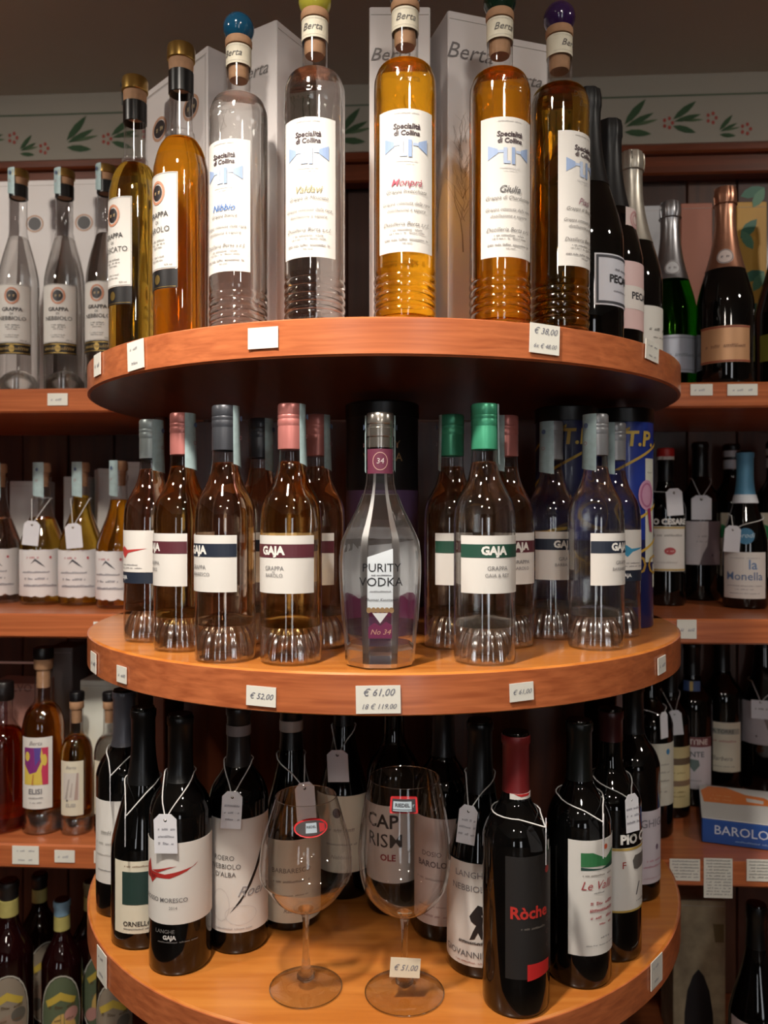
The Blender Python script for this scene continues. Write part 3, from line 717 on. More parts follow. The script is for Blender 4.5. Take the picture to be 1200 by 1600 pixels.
# ---- faceted vodka bottle in the middle
def vodka():
    px, d = 594, .885
    t = thing('vodka_bottle', 'faceted clear vodka bottle with silver cap in the middle of the shelf', 'bottle', (X(px, d), d, Z0 + H_MID + .0004), imgrot(px, 0))
    def facets(prof):
        v, f, rows = [], [], []
        A = [R(-90 + 45 * k + q) for k in range(8) for q in (-17.5, 17.5)]
        for (r, z) in prof:
            if r < 1e-6: rows.append([len(v)]); v.append((0, 0, z)); continue
            rows.append(list(range(len(v), len(v) + 16))); v += [(r * cos(a), r * sin(a), z) for a in A]
        for P, Q in zip(rows, rows[1:]):
            for k in range(16):
                k2 = (k + 1) % 16
                if len(P) == 1: f.append((P[0], Q[k2], Q[k]))
                elif len(Q) == 1: f.append((P[k], P[k2], Q[0]))
                else: f.append((P[k], P[k2], Q[k2], Q[k]))
        return v, f
    outer = [(.030, .0), (.0372, .0012), (.0385, .004), (.0405, .020), (.0437, .060), (.0460, .098), (.0458, .120), (.0422, .140), (.0315, .160), (.0220, .180), (.0172, .196), (.0159, .206), (.0156, .214)]
    outer = outer[:3] + sm(outer[3:], 5)
    v, f = facets(outer)
    vg = mesh('vodka_glass', v, f, GLASS, True, 15); vg.materials.append(thin_glass((.96, .96, .96), 'bevel_glass', .30, .55, 2.))
    for i, p in enumerate(vg.polygons): p.material_index = i % 2
    ob('glass', vg, t)
    ob('neck_glass', lathe('vodka_neck', [(.0156, .2138), (.0154, .226), (.0154, .240)], GLASS, 32), t)
    inner = [(0, .028), (.024, .026), (.0340, .030), (.0408, .036)] + [(r - .0004, z) for (r, z) in outer if .042 < z < .213] + [(.0140, .216), (.0135, .226), (0, .226)]
    v, f = facets(inner)
    ob('liquid', mesh('vodka_liquid', v, f, liquid_mat('vodka_spirit', (.99, .99, .99), 1.36, .85), True, 15), t)
    v, f = facets([(0, .0015), (.038, .0015), (.0400, .006), (.0402, .019), (.034, .024), (0, .024)])
    ob('base_glass', mesh('vodka_base', v, f, FLUTE[0], False), t)
    VIN = (104, 34, 72)
    def backpatch(name, z0, z1, slant, half, m, off):
        V, Fa = [], []; nu, nv = 14, 8
        for j in range(nv + 1):
            for i in range(nu + 1):
                a = R(180 - half + 2 * half * i / nu); zz0, zz1 = z0(i / nu), z1(i / nu); z = zz0 + (zz1 - zz0) * j / nv
                q = neck_of(outer, z) + off
                V.append((q * sin(a), -q * cos(a), z))
        for j in range(nv):
            for i in range(nu): k = j * (nu + 1) + i; Fa.append((k, k + 1, k + nu + 2, k + nu + 1))
        return ob(name, mesh(name, V, Fa, m, True, 60), bl if name != 'back_label' else t)
    bl = backpatch('back_label', lambda q: .046, lambda q: .188, 0, 78, solid((214, 217, 220), .5, 0, .03, 30), .0009)
    backpatch('printed_motif', lambda q: .046, lambda q: .066 + .010 * abs(sin(q * 9)), 0, 77, solid(VIN, .5, 0, .06, 60), .0006)
    backpatch('printed_motif', lambda q: .138 - .018 * q, lambda q: .187, 0, 77, solid((112, 104, 102), .5, 0, .1, 60), .0006)
    def cm(u, v, h):
        r = neck_of(outer, v); a = u / (r * .97); q = abs(a)
        k = r * cos(R(17.5)) / cos(a) if q <= R(17.5) else r * cos(R(5)) / cos(q - R(22.5)) if q <= R(27.5) else r * cos(R(17.5)) / cos(q - R(45))
        k += .0004 + h
        return (k * sin(a), -k * cos(a), v)
    V, Fa = [], []
    for j in range(9):
        for i in range(3):
            u = -.0132 + .0132 * i; top = .1245 + .0045 * (i - 1); V.append(cm(u, .062 + (top - .062) * j / 8, 0))
    for j in range(8):
        for i in range(2): k = j * 3 + i; Fa.append((k, k + 1, k + 4, k + 3))
    refraction_patch = ob('front_label', mesh('front_label', V, Fa, solid((212, 219, 225), .4, 0, .03, 30), True, 60), t)  # pale patch painted on front glass, imitates the back label refracted through
    # front lettering stands on the glass
    prints(t, cm, [('t', 'PURITY', .0015, .1085, .0125, (24, 24, 28), 0, .0), ('t', 'VODKA', .0010, .0935, .0132, (24, 24, 28), 0, .0), ('s', 0, .1010, .022, .0016, (110, 110, 116), 2),
                   ('s', 0, .0840, .022, .0018, (120, 120, 126), 4), ('t', 'Thomas Kuuttanen', .001, .0750, .0045, (60, 60, 66), .4)] +
           [('e', -.0115 + .0046 * q, .0640, .0026, .0030, (150, 120, 84)) for q in range(6)] + [('p', [(-.008, .061), (.008, .061), (0, .050)], (216, 218, 220))] +
           [('p', [(-.012, .034), (.012, .034), (.012, .048), (.006, .052), (0, .047), (-.006, .051), (-.012, .046)], (112, 40, 78)), ('t', 'No 34', .000, .0405, .008, (196, 150, 130), .3)], base=.0002)
    nl = wrap_label(t, .0156, .2095, .2365, 62, 0, solid((104, 44, 66), .5, 0, .05, 40), [('r', 0, .223, .0085, .010, .0008, (190, 150, 140)), ('t', '34', 0, .223, .0085, (206, 190, 190), .1)], 'neck_label')
    ob('cap', lathe('vodka_cap', [(.0145, .238), (.0150, .2385), (.0150, .2500), (.0160, .2508), (.0160, .2600), (.0150, .2606), (.0150, .2640), (.0158, .2648), (.0158, .2740), (.0140, .2768), (0, .277)], solid((176, 170, 162), .22, .9, .05, 40), 40), t)
    stamp(t, .0162, .214, .274, -78, 12, False); stamp(t, .0162, .214, .274, 78, 12, False)
vodka()

# ---- tall cylindrical tins behind
def tin(px, d, r, h, ang, lower, upper, label, items, split=.5, name='gift_tin'):
    t = thing(name, label, 'tin', (X(px, d), d, Z0 + H_MID + .0004), imgrot(px, ang), None)
    ob('tin_body', lathe(('tin', px), [(0, .0), (r - .001, .0), (r, .002), (r, h * split)], lower, 44), t)
    ob('tin_body', lathe(('tinu', px), [(r, h * split), (r, h - .02), (r - .002, h - .02)], upper, 44), t)
    ob('tin_lid', lathe(('lid', px), [(r - .001, h - .022), (r + .0012, h - .021), (r + .0012, h - .002), (r - .001, h), (0, h)], solid((10, 10, 11), .35, 0, .05, 30), 44), t)
    if items: prints(t, cylmap(r + .0005, 0), items)
    return t
tin(597, 1.12, .0505, .318, 0, solid((108, 84, 128), .45, 0, .05, 20), solid((22, 22, 24), .4, 0, .05, 20), 'black gift tin with a purple lower half behind the vodka bottle',
    [('t', 'PURITY', .001, .258, .0150, (170, 134, 92)), ('t', 'VODKA', .001, .241, .0158, (170, 134, 92))], .62)
BLUE = solid((34, 58, 150), .35, 0, .08, 16, .3); NAV = solid((26, 34, 84), .35, 0, .08, 16, .3)
YEL = (206, 170, 72)
def bands(r, seed):
    it = []
    for (v0, s) in ((.286, .55), (.236, .55), (.150, .5), (.10, .5)):
        for k in range(-3, 4):
            if v0 + (k + 1) * .020 * s > .290: continue
            u = k * .020
            it.append(('p', [(u, v0 + u * s), (u + .020, v0 + (u + .02) * s), (u + .020, v0 + (u + .02) * s + .0042), (u, v0 + u * s + .0042)], YEL))
    it += [('t', 'V.T.P.', .004, .272, .030, (214, 182, 84), .1, .03), ('t', 'NOC', .01, .090, .040, (176, 140, 60), 0, .0)]
    return it
tin(885, 1.155, .044, .317, 0, NAV, NAV, 'navy gift tin with gold lettering and black lid behind the steel capsuled bottles', bands(.044, 1))
t = tin(974, 1.19, .0425, .319, 12, NAV, BLUE, 'bright blue gift tin with gold bands and pink rosette at the shelf rim', bands(.0425, 2), .40)
wrap_label(t, .0425, .095, .245, 15, 48, solid((206, 208, 196), .6, 0, .03, 40), [('s', 0, .225, .014, .003, (150, 150, 140), 1)], 'paper_strip')
wrap_label(t, .0425, .058, .092, 7, 66, solid((206, 208, 196), .6, 0, .03, 40), (), 'paper_strip')
prints(t, cylmap(.0432, 36), [('e', 0, .192, .015, .022, (200, 150, 178)), ('r', 0, .192, .012, .018, .003, (172, 104, 140)), ('p', [(.001, .172), (.008, .174), (.012, .138), (.006, .140)], (160, 52, 96))], base=.0008)

# ============================================================ WINE BOTTLES
SHAPES = {'bordeaux': (P_BORD, .0375), 'burgundy': (P_BURG, .0400), 'champagne': (P_CHAMP, .0440), 'dessert': (P_DESS, .0340)}
def wine(px, d, zb, shape, ang, label, cap=(20, 19, 20), cap_z=.236, glass=None, group=None, rough=.32, scale=1.):
    prof, r = SHAPES[shape]
    if scale != 1.: prof = [(a * scale, b * scale) for a, b in prof]; r *= scale; cap_z *= scale
    t = thing('wine_bottle', label, 'bottle', (X(px, d), d, Z0 + zb + .0004), imgrot(px, ang), group)
    ob('glass', lathe((shape, scale), prof, glass or BLACKGLASS, 44), t)
    if cap is not None:
        zt = prof[-1][1]
        P = sleeve([q for q in prof if q[0] > .001], cap_z, zt - .0035, .0006)
        ob('capsule', lathe((shape, 'cap', cap_z, scale), P, solid(cap, rough, .15, .06, 60), 32), t)
        g = prof[-4][1]
    t['r'] = r
    return t
LOWG = 'red wine bottles on the bottom round shelf'
def L(t, *a, **k): return wrap_label(t, t['r'], *a, **k)
GREY_T = (128, 126, 126)

t = wine(194, 1.115, H_LOW, 'bordeaux', 0, 'dark wine bottle with grey capsule and white sketched label at the back rim', (92, 92, 100), .225, group=LOWG)
L(t, .046, .158, 70, -8, WHITE, [('s', -.015, .115, .04, .006, (170, 166, 160), 2), ('s', -.015, .100, .05, .004, (190, 186, 180), 3), ('s', -.02, .085, .04, .003, (190, 186, 180), 4), ('s', -.02, .064, .03, .002, GREY_T, 6)])
t = wine(224, 1.037, H_LOW, 'burgundy', 0, 'dark wine bottle with a green square on its cream label', (16, 16, 17), .20, group=LOWG)
L(t, .022, .112, 62, 4, CREAM, [('b', -.030, .010, .058, .099, (38, 62, 56)), ('s', -.012, .106, .03, .0022, (150, 120, 96), 3), ('t', 'ORNELLO', -.010, .034, .0082, (60, 56, 52), 0, .02), ('s', -.010, .028, .036, .002, GREY_T, 6)])
t = wine(282, .979, H_LOW, 'bordeaux', -8, 'black wine bottle with a red splash on its white label and a tag', (14, 14, 15), .222, group=LOWG)
RS, RD = (176, 48, 42), (128, 34, 34)
L(t, .062, .158, 100, 4, WHITE, [('p', [(-.047, .127), (-.040, .136), (-.037, .122), (-.016, .121), (.020, .129), (.024, .1325), (.010, .124), (-.010, .1165), (-.028, .116), (-.036, .108), (-.040, .113), (-.048, .113)], RS),
   ('p', [(-.046, .122), (-.036, .119), (-.026, .118), (-.034, .114), (-.044, .116)], RD), ('p', [(-.036, .123), (-.010, .130), (-.001, .131), (-.012, .128), (-.026, .122)], RS),
   ('t', 'ROSSO MORESCO', -.018, .0905, .0072, (104, 102, 104), 0, .01), ('t', '2014', -.006, .0815, .005, GREY_T)])
prints(t, cylmap(.0380, -6), [('t', 'LANGHE', -.010, .0535, .0065, (120, 118, 116)), ('t', 'GAJA', -.004, .0465, .0068, (196, 194, 190), 0, .05), ('s', .006, .0415, .05, .002, (110, 108, 106), 4)])
t = wine(373, 1.025, H_LOW, 'bordeaux', 0, 'dark wine bottle with a black slash across its white label and a tag', (40, 36, 36), .226, group=LOWG)
L(t, .028, .168, 82, -2, WHITE, [('p', [(.036, .158), (.033, .132), (.022, .104), (.008, .076), (-.010, .052), (.004, .066), (.017, .086), (.030, .112)], (22, 21, 22)),
   ('t', 'ROERO', -.018, .1200, .0085, (92, 88, 88)), ('t', 'NEBBIOLO', -.016, .1095, .0085, (92, 88, 88)), ('t', "D'ALBA", -.016, .0995, .0085, (92, 88, 88)), ('t', 'Roero', .022, .078, .018, (150, 148, 150), .5),
   ('r', -.022, .062, .012, .020, .0004, (196, 192, 192)), ('r', .004, .050, .020, .012, .0004, (196, 192, 192)), ('s', -.006, .0335, .05, .002, (170, 168, 170), 4)])
ob('neck_band', lathe('nband', [(.0150, .264), (.0157, .2643), (.0157, .277), (.0150, .2773)], solid((150, 140, 138), .5, 0, .05, 60), 28), t)
t = wine(455, 1.082, H_LOW, 'burgundy', 0, 'dark burgundy bottle with a wide cream label behind the rounder wine glass', (24, 22, 22), .23, group=LOWG)
L(t, .012, .120, 80, 0, CREAM, [('t', 'BARBARESCO', 0, .080, .0088, (120, 108, 96)), ('s', 0, .066, .05, .003, (140, 126, 112), 3), ('s', 0, .048, .044, .002, (150, 136, 122), 4), ('t', 'Rabajà', 0, .028, .008, (130, 116, 104), .3)])
ob('neck_band', lathe('nband2', [(.0151, .2535), (.0160, .254), (.0160, .268), (.0151, .2685)], solid((170, 160, 152), .5, 0, .05, 60), 28), t)
t = wine(537, 1.165, H_LOW, 'burgundy', 0, 'dark burgundy bottle with a small crest on its yellowish label between the glasses', (24, 22, 24), .24, group=LOWG)
L(t, .040, .148, 70, 0, CREAM, [('e', -.010, .124, .006, .007, (60, 44, 60)), ('s', -.004, .100, .036, .005, (160, 146, 130), 3), ('s', -.004, .080, .044, .003, (160, 146, 130), 6), ('t', 'Nebbiolo', -.004, .062, .008, (150, 132, 116), .3)])
ob('neck_band', lathe('nband3', [(.0151, .262), (.0160, .2623), (.0160, .274), (.0151, .2743)], solid((150, 140, 136), .5, 0, .05, 60), 28), t)
t = wine(615, 1.118, H_LOW, 'bordeaux', -12, 'dark wine bottle with big black capitals on its label behind the taller wine glass', (72, 30, 38), .268, group=LOWG)
L(t, .046, .150, 72, 0, solid((222, 216, 208), .6, 0, .02, 40), [('t', 'CAP', -.010, .128, .026, (40, 38, 40), 0, .02), ('t', 'RISM', -.006, .102, .026, (40, 38, 40), 0, .02), ('t', 'OLE', .000, .080, .012, (150, 44, 48), 0, .03)])
t = wine(692, 1.052, H_LOW, 'bordeaux', -2, 'dark wine bottle with a pinkish grey label and centred capitals, second behind the taller glass', (22, 21, 23), .23, group=LOWG)
L(t, .022, .158, 74, -6, solid((218, 208, 204), .6, 0, .02, 40), [('t', 'DOSIO', -.010, .112, .009, (112, 100, 104)), ('t', 'BAROLO', -.010, .099, .0105, (112, 100, 104), 0, .03), ('s', -.010, .080, .046, .003, (170, 158, 156), 3), ('s', -.010, .046, .04, .002, (170, 150, 146), 4), ('s', -.010, .034, .05, .003, (170, 140, 140), 5)])
t = wine(750, .975, H_LOW, 'burgundy', -26, 'dark wine bottle with a black lion on its white label, beside the red capsuled bottle', (16, 16, 17), .21, group=LOWG)
LION = [(-.006, .078), (.000, .086), (.006, .084), (.008, .078), (.004, .074), (.008, .066), (.013, .068), (.011, .060), (.006, .058), (.010, .050), (.004, .046), (.000, .054), (-.004, .046), (-.010, .044), (-.006, .054), (-.002, .062), (-.008, .066), (-.010, .072)]
L(t, .015, .136, 78, 4, WHITE, [('t', 'LANGHE', .004, .122, .0105, (128, 126, 130)), ('t', 'NEBBIOLO', .004, .106, .0105, (128, 126, 130)), ('p', [(p[0] + .013, p[1] + .002) for p in LION], (34, 32, 34)), ('s', .006, .043, .034, .004, (50, 48, 50), 6), ('t', 'GIOVANNI ROSSO', .010, .0285, .0105, (96, 94, 98)), ('s', .004, .020, .04, .0018, (176, 120, 110), 3)])
t = wine(806, .899, H_LOW, 'bordeaux', 34, 'black wine bottle with red capsule and a black label lettered in red', (112, 30, 32), .236, group=LOWG, rough=.4)
wrap_label(t, .0157, .216, .2365, 60, 0, WHITE, [('p', [(-.012, .2365), (-.004, .2335), (.006, .2335), (.012, .2365)], (190, 40, 40)), ('t', 'XXIII', .002, .226, .0095, (40, 40, 44), 0, .03), ('b', -.016, .016, .2165, .2178, (190, 170, 110))], 'neck_label')
L(t, .044, .176, 64, 12, solid((34, 31, 30), .55, 0, .1, 60), [('t', 'Ròche', -.014, .1150, .018, (196, 52, 44), 0, .03), ('s', -.010, .0985, .03, .0025, (120, 112, 104), 3), ('p', [(-.018, .060), (.014, .060), (.014, .046), (-.018, .042)], (204, 40, 40)), ('e', .010, .158, .004, .004, (150, 40, 36)),
   ('t', 'D', .010, .104, .008, (90, 70, 66)), ('t', 'O', .010, .090, .008, (90, 70, 66)), ('t', 'C', .010, .076, .008, (90, 70, 66))], label='black label lettered in red')
t = wine(905, .952, H_LOW, 'bordeaux', 36, 'dark wine bottle with green hills and red script on its white label', (20, 24, 23), .232, group=LOWG)
L(t, .040, .172, 62, 6, WHITE, [('p', [(-.026, .158), (-.012, .158), (.006, .150), (.022, .158), (.022, .138), (.0, .142), (-.026, .142)], (54, 122, 74)), ('p', [(-.026, .1415), (.0, .139), (.022, .145), (.022, .138), (-.026, .138)], (36, 70, 62)), ('e', .006, .163, .003, .003, (196, 90, 60)),
   ('s', -.004, .132, .04, .002, (140, 130, 124), 3), ('t', 'Le Valli', -.006, .120, .0140, (176, 74, 78), .35), ('s', -.004, .112, .014, .002, GREY_T, 4), ('s', .000, .100, .03, .004, (176, 84, 88), 5), ('s', .000, .092, .032, .004, (176, 84, 88), 6), ('s', .000, .084, .03, .004, (176, 84, 88), 7), ('s', .004, .076, .02, .003, (176, 84, 88), 8), ('s', .004, .060, .016, .0025, GREY_T, 9), ('s', .000, .052, .04, .0016, GREY_T, 10)])
t = wine(954, 1.007, H_LOW, 'bordeaux', 58, 'dark wine bottle with white capitals over its label and a hanging tag', (52, 18, 20), .262, group=LOWG)
L(t, .062, .140, 62, 0, WHITE, [('b', -.040, .040, .137, .140, (190, 160, 80)), ('b', -.040, .040, .062, .0645, (190, 160, 80)), ('p', [(-.006, .130), (-.010, .124), (-.008, .114), (-.002, .112), (.030, .116), (.032, .126), (.012, .130)], (96, 92, 88)), ('t', 'F', -.022, .119, .012, (176, 56, 50)), ('t', 'l', -.004, .088, .022, (60, 58, 60), .4), ('s', .006, .074, .02, .002, GREY_T, 3)])
prints(t, cylmap(.0380, 0), [('t', 'PIO CESARE', .014, .1500, .0155, (232, 230, 224), 0, .05)])
t = wine(989, 1.158, H_LOW, 'bordeaux', 52, 'dark wine bottle with a lilac grey label at the far rim', (18, 18, 20), .23, group=LOWG)
L(t, .026, .128, 66, 0, solid((206, 198, 206), .6, 0, .02, 40), [('t', 'GHIGA', .0, .110, .016, (120, 116, 126), 0, .0), ('e', .004, .076, .003, .004, (110, 90, 110)), ('s', .0, .058, .03, .003, (190, 130, 150), 3), ('s', .0, .050, .04, .003, (190, 130, 150), 4), ('s', 0, .034, .04, .002, (190, 160, 170), 4)])

# ---- hanging price tags
def strand(pts, bx, by, zb, prof):
    out = []
    P = []
    for a, b in zip(pts, pts[1:]):
        for k in range(8): P.append(tuple(a[i] + (b[i] - a[i]) * k / 8 for i in range(3)))
    P.append(pts[-1])
    for (x, y, z) in P:
        q = sqrt((x - bx) ** 2 + (y - by) ** 2); need = neck_of(prof, z - zb) + .0028
        if q < need:
            s = need / max(q, 1e-6); x, y = bx + (x - bx) * s, by + (y - by) * s
        out.append((x, y, z))
    return out
def hang_tag(bpx, bd, zb, shape, px, py, w, h, label, zn=.235, lines=(), tilt=0., turn=0., m=None, group='hanging price tags', prof=None, corner='clip', swing=0):
    prof = prof or SHAPES[shape][0]
    bx, by, bz = X(bpx, bd), bd, Z0 + zb
    rmax = max(q[0] for q in prof)
    # hole position: in front of the glass at that height
    dd = bd
    for _ in range(4):
        x, z = X(px, dd), Z0 + ZZ(py, dd)
        hh = min(max(z - bz - h * .5, .001), .3)
        r = max(neck_of(prof, z - bz), neck_of(prof, hh), neck_of(prof, max(z - bz - h, .001))) + .0030 + abs(sin(R(turn))) * w * .5
        off = min(abs(x - bx), r * .97)
        dd = bd - sqrt(max(r * r - off * off, 0)) - .001
    ang = math.atan2(x - bx, by - dd) * .6 + R(turn)
    t = thing('price_tag', label, 'tag', (x, dd, z), ang, group)
    ch = w * .24
    if corner == 'clip': out = [(-w / 2 + ch, h * .16), (w / 2 - ch, h * .16), (w / 2, h * .02), (w / 2, -h * .84), (-w / 2, -h * .84), (-w / 2, h * .02)]
    else: out = [(-w / 2, h * .12), (w / 2, h * .12), (w / 2, -h * .88), (-w / 2, -h * .88)]
    # ring hole
    n = 12; hr = w * .075
    c, s = cos(R(tilt)), sin(R(tilt))
    rot = lambda u, v: (u * c - v * s, u * s + v * c)
    V, Fa = [], []
    per = []
    m_ = len(out)
    for k in range(n):
        a = 2 * pi * k / n
        # outer point on polygon along direction a
        dx, dy = cos(a), sin(a); best = None
        for i in range(m_):
            (x1, y1), (x2, y2) = out[i], out[(i + 1) % m_]
            den = dx * (y2 - y1) - dy * (x2 - x1)
            if abs(den) < 1e-12: continue
            tt = (x1 * (y2 - y1) - y1 * (x2 - x1)) / den; uu = (x1 * dy - y1 * dx) / den
            if tt > 0 and -1e-6 <= uu <= 1 + 1e-6 and (best is None or tt < best): best = tt
        per.append((a, (dx * best, dy * best), None))
    for (u, v) in out: per.append((math.atan2(v, u) % (2 * pi), (u, v), None))
    per.sort(key=lambda q: q[0]); N = len(per)
    for y in (-.0004, .0004):
        for (a, (u, v), _) in per:
            p = rot(u, v); V.append((p[0], y, p[1]))
        for (a, _, _) in per:
            p = rot(hr * cos(a), hr * sin(a)); V.append((p[0], y, p[1]))
    for k in range(N):
        k2 = (k + 1) % N
        Fa += [(k, k2, N + k2, N + k), (2 * N + k2, 2 * N + k, 3 * N + k, 3 * N + k2), (k2, k, 2 * N + k, 2 * N + k2), (N + k, N + k2, 3 * N + k2, 3 * N + k)]
    cd = ob('tag_card', mesh('tag_card', V, Fa, m or TAGM, False), t)
    fm = flatmap((0, 0, 0), (c, 0, s), (-s, 0, c), (0, -1, 0))
    if lines: prints(cd, fm, list(lines), base=.0006)
    # string: twice round the neck and down to the hole
    rn = neck_of(prof, zn) + .0028
    zt = bz + zn
    def loc(p):
        qx, qy, qz = p[0] - x, p[1] - dd, p[2] - z; ca, sa = cos(-ang), sin(-ang)
        return (qx * ca - qy * sa, qx * sa + qy * ca, qz)
    vfs = []
    hole = (x - .0008 * sin(ang), dd - .0008, z)
    for sx in (-1, 1):
        p0 = (bx + sx * rn * .96, by - rn * .28, zt)
        vfs.append(tube_vf([loc(p) for p in strand([p0, hole], bx, by, bz, prof)], .0008, 5))
    ringp = [(bx + rn * cos(R(-16 + 212 * k / 12)), by + rn * sin(R(-16 + 212 * k / 12)), zt + .002 * sin(pi * k / 12)) for k in range(13)]
    vfs.append(tube_vf([loc(p) for p in ringp], .0008, 5))
    v, f = join(*vfs); ob('string', mesh('string', v, f, STRING, True, 80), t)
    return t
def hand(h, seed, c=(150, 150, 160), vertical=False):
    return [('s', 0, -h * (.22 + .18 * k), h * .40, h * .07, c, seed + k) for k in range(3)]
LT = 'hanging price tags on the bottom shelf'
hang_tag(282, .979, H_LOW, 'bordeaux', 258, 1282, .028, .046, 'white price tag hanging on the bottle with the red splash label', .232, hand(.046, 3), 2, group=LT)
hang_tag(373, 1.025, H_LOW, 'bordeaux', 363, 1246, .025, .046, 'grey shaded price tag on the bottle with the black slash label', .232, hand(.046, 6), -3, group=LT)
hang_tag(455, 1.082, H_LOW, 'burgundy', 476, 1232, .026, .050, 'pinkish price tag seen through the rounder wine glass', .222, (), 4, group=LT)
hang_tag(537, 1.165, H_LOW, 'burgundy', 527, 1180, .030, .045, 'dim price tag on the bottle between the two wine glasses', .238, (), 3, group=LT)
hang_tag(750, .975, H_LOW, 'burgundy', 732, 1268, .022, .046, 'price tag on the bottle with the lion label', .232, hand(.046, 9), -6, group=LT)
hang_tag(806, .899, H_LOW, 'bordeaux', 853, 1292, .024, .044, 'edge on price tag with white string on the red capsuled bottle', .214, (), 10, 62, group=LT)
hang_tag(905, .952, H_LOW, 'bordeaux', 943, 1284, .024, .044, 'edge on price tag on the bottle with green hills label', .214, (), 4, 62, group=LT)
hang_tag(954, 1.007, H_LOW, 'bordeaux', 987, 1250, .020, .046, 'white price tag on the bottle with white capitals over its label', .218, hand(.046, 12), 3, 14, group=LT)
hang_tag(224, 1.037, H_LOW, 'burgundy', 196, 1275, .022, .040, 'price tag turned away on the bottle with the green square label', .205, (), 0, -70, group=LT)
hang_tag(194, 1.115, H_LOW, 'bordeaux', 172, 1212, .022, .040, 'price tag turned away on the grey capsuled bottle at the back rim', .222, (), 0, -70, group=LT)

# ============================================================ WINE GLASSES
WG = thin_glass((.985, .985, .985), 'wine_glass_crystal', .02, .045, 2.6)
def wine_glass(px, d, rim_r, max_r, z_max, z_bot, H, foot_r, label, sticker):
    t = thing('wine_glass', label, 'glass', (X(px, d), d, Z0 + H_LOW + .0004), imgrot(px, 0), 'large stemmed wine glasses')
    sr = .0042
    bowl = sm([(sr + .001, z_bot - .003), (sr + .010, z_bot + .0015), (max_r * .62, z_bot + .014), (max_r * .90, z_bot + .034), (max_r, z_max), (max_r * .965, z_max + (H - z_max) * .35), ((max_r + rim_r) * .5, z_max + (H - z_max) * .66), (rim_r, H)], 6)
    ob('bowl', lathe(('bowl', px), bowl, WG, 48, angle=60), t)
    ob('rim', lathe(('rim', px), [(rim_r + .0004 * cos(a), H + .0004 * sin(a)) for a in [2 * pi * q / 8 for q in range(9)]], thin_glass((.9, .9, .9), 'rim_glass', .05, .35), 48), t)
    st = [(0, .0075), (.0045, .0075), (.0070, .0085), (.0105, .0125), (.0105, .0155), (.0068, .019), (.0052, .026), (.0042, .036)]
    st += sm([(.0038, .045), (.0034, z_bot * .7), (.0042, z_bot - .010), (.0064, z_bot - .002), (.0090, z_bot + .0025)], 4) + [(.004, z_bot + .0045), (0, z_bot + .005)]
    ob('stem', lathe(('stem', px), st, liquid_mat('stem_crystal', (.98, .98, .98), 1.45, .35), 24), t)
    ft = [(0, .0), (foot_r - .002, .0), (foot_r, .0008), (foot_r - .001, .0018), (foot_r * .6, .0030), (foot_r * .3, .0050), (.008, .0078), (0, .0080)]
    ob('foot', lathe(('foot', px), ft, thin_glass((.985, .985, .985), 'foot_crystal', .01, .035), 56, angle=60), t)
    ob('foot_rim', lathe(('footrim', px), [(foot_r + .0006 * cos(a), .0012 + .0006 * sin(a)) for a in [2 * pi * q / 8 for q in range(9)]], thin_glass((.9, .85, .8), 'rim_glass', .05, .35), 56), t)
    sz, kind, off = sticker
    rr = neck_of(bowl, sz)
    r1 = neck_of(bowl, sz + .004); r0 = neck_of(bowl, sz - .004); sl = (r1 - r0) / .008
    def mp(u, v, h):
        q = rr + sl * v + h; a = R(off) + u / rr
        return (q * sin(a), -q * cos(a), sz + v)
    RED, DK, LT_ = (206, 40, 44), (52, 50, 54), (176, 190, 200)
    if kind == 'oval':
        ru, rv = .0195, .0098
        it = [('e', 0, 0, ru, rv, RED), ('e', 0, 0, ru - .002, rv - .002, (70, 62, 62)), ('b', -.006, .006, -.005, .005, LT_), ('t', 'RIEDEL', 0, .0010, .0034, DK, 0, .02), ('p', [(.009, .0045), (.0155, .003), (.0155, -.004), (.009, -.005)], (190, 52, 56))]
    else:
        it = [('p', [(-.0152, .0075), (-.0140, .0088), (.0140, .0088), (.0152, .0075), (.0152, -.0075), (.0140, -.0088), (-.0140, -.0088), (-.0152, -.0075)], RED), ('p', [(-.0128, .0065), (.0128, .0065), (.0128, -.0065), (-.0128, -.0065)], (58, 56, 60)),
              ('b', -.0115, .0085, -.004, .004, LT_), ('t', 'RIEDEL', -.0015, 0, .0052, DK, 0, .03), ('b', -.0115, .0085, -.0058, -.0048, LT_), ('t', 'r', .0105, 0, .006, LT_)]
    o2 = [(u * 1.0, v) for (u, v) in it[0][1]] if kind != 'oval' else [(ru * cos(q * .3142), rv * sin(q * .3142)) for q in range(20)]
    st_ = ob('sticker', mesh('sticker', [mp(u, v, .0004) for (u, v) in o2], [tuple(range(len(o2)))], solid(RED, .5, 0, 0), False), t, 'red bordered maker sticker')
    prints(st_, mp, it[1:], base=.0006)
    return t
wine_glass(478, .922, .0352, .0532, .1335, .089, .2215, .0415, 'rounder large wine glass with an oval red bordered sticker', (.200, 'oval', 8))
wine_glass(632, .912, .0402, .0528, .155, .089, .2460, .0450, 'taller large wine glass with a rectangular red bordered sticker', (.2295, 'rect', -1))

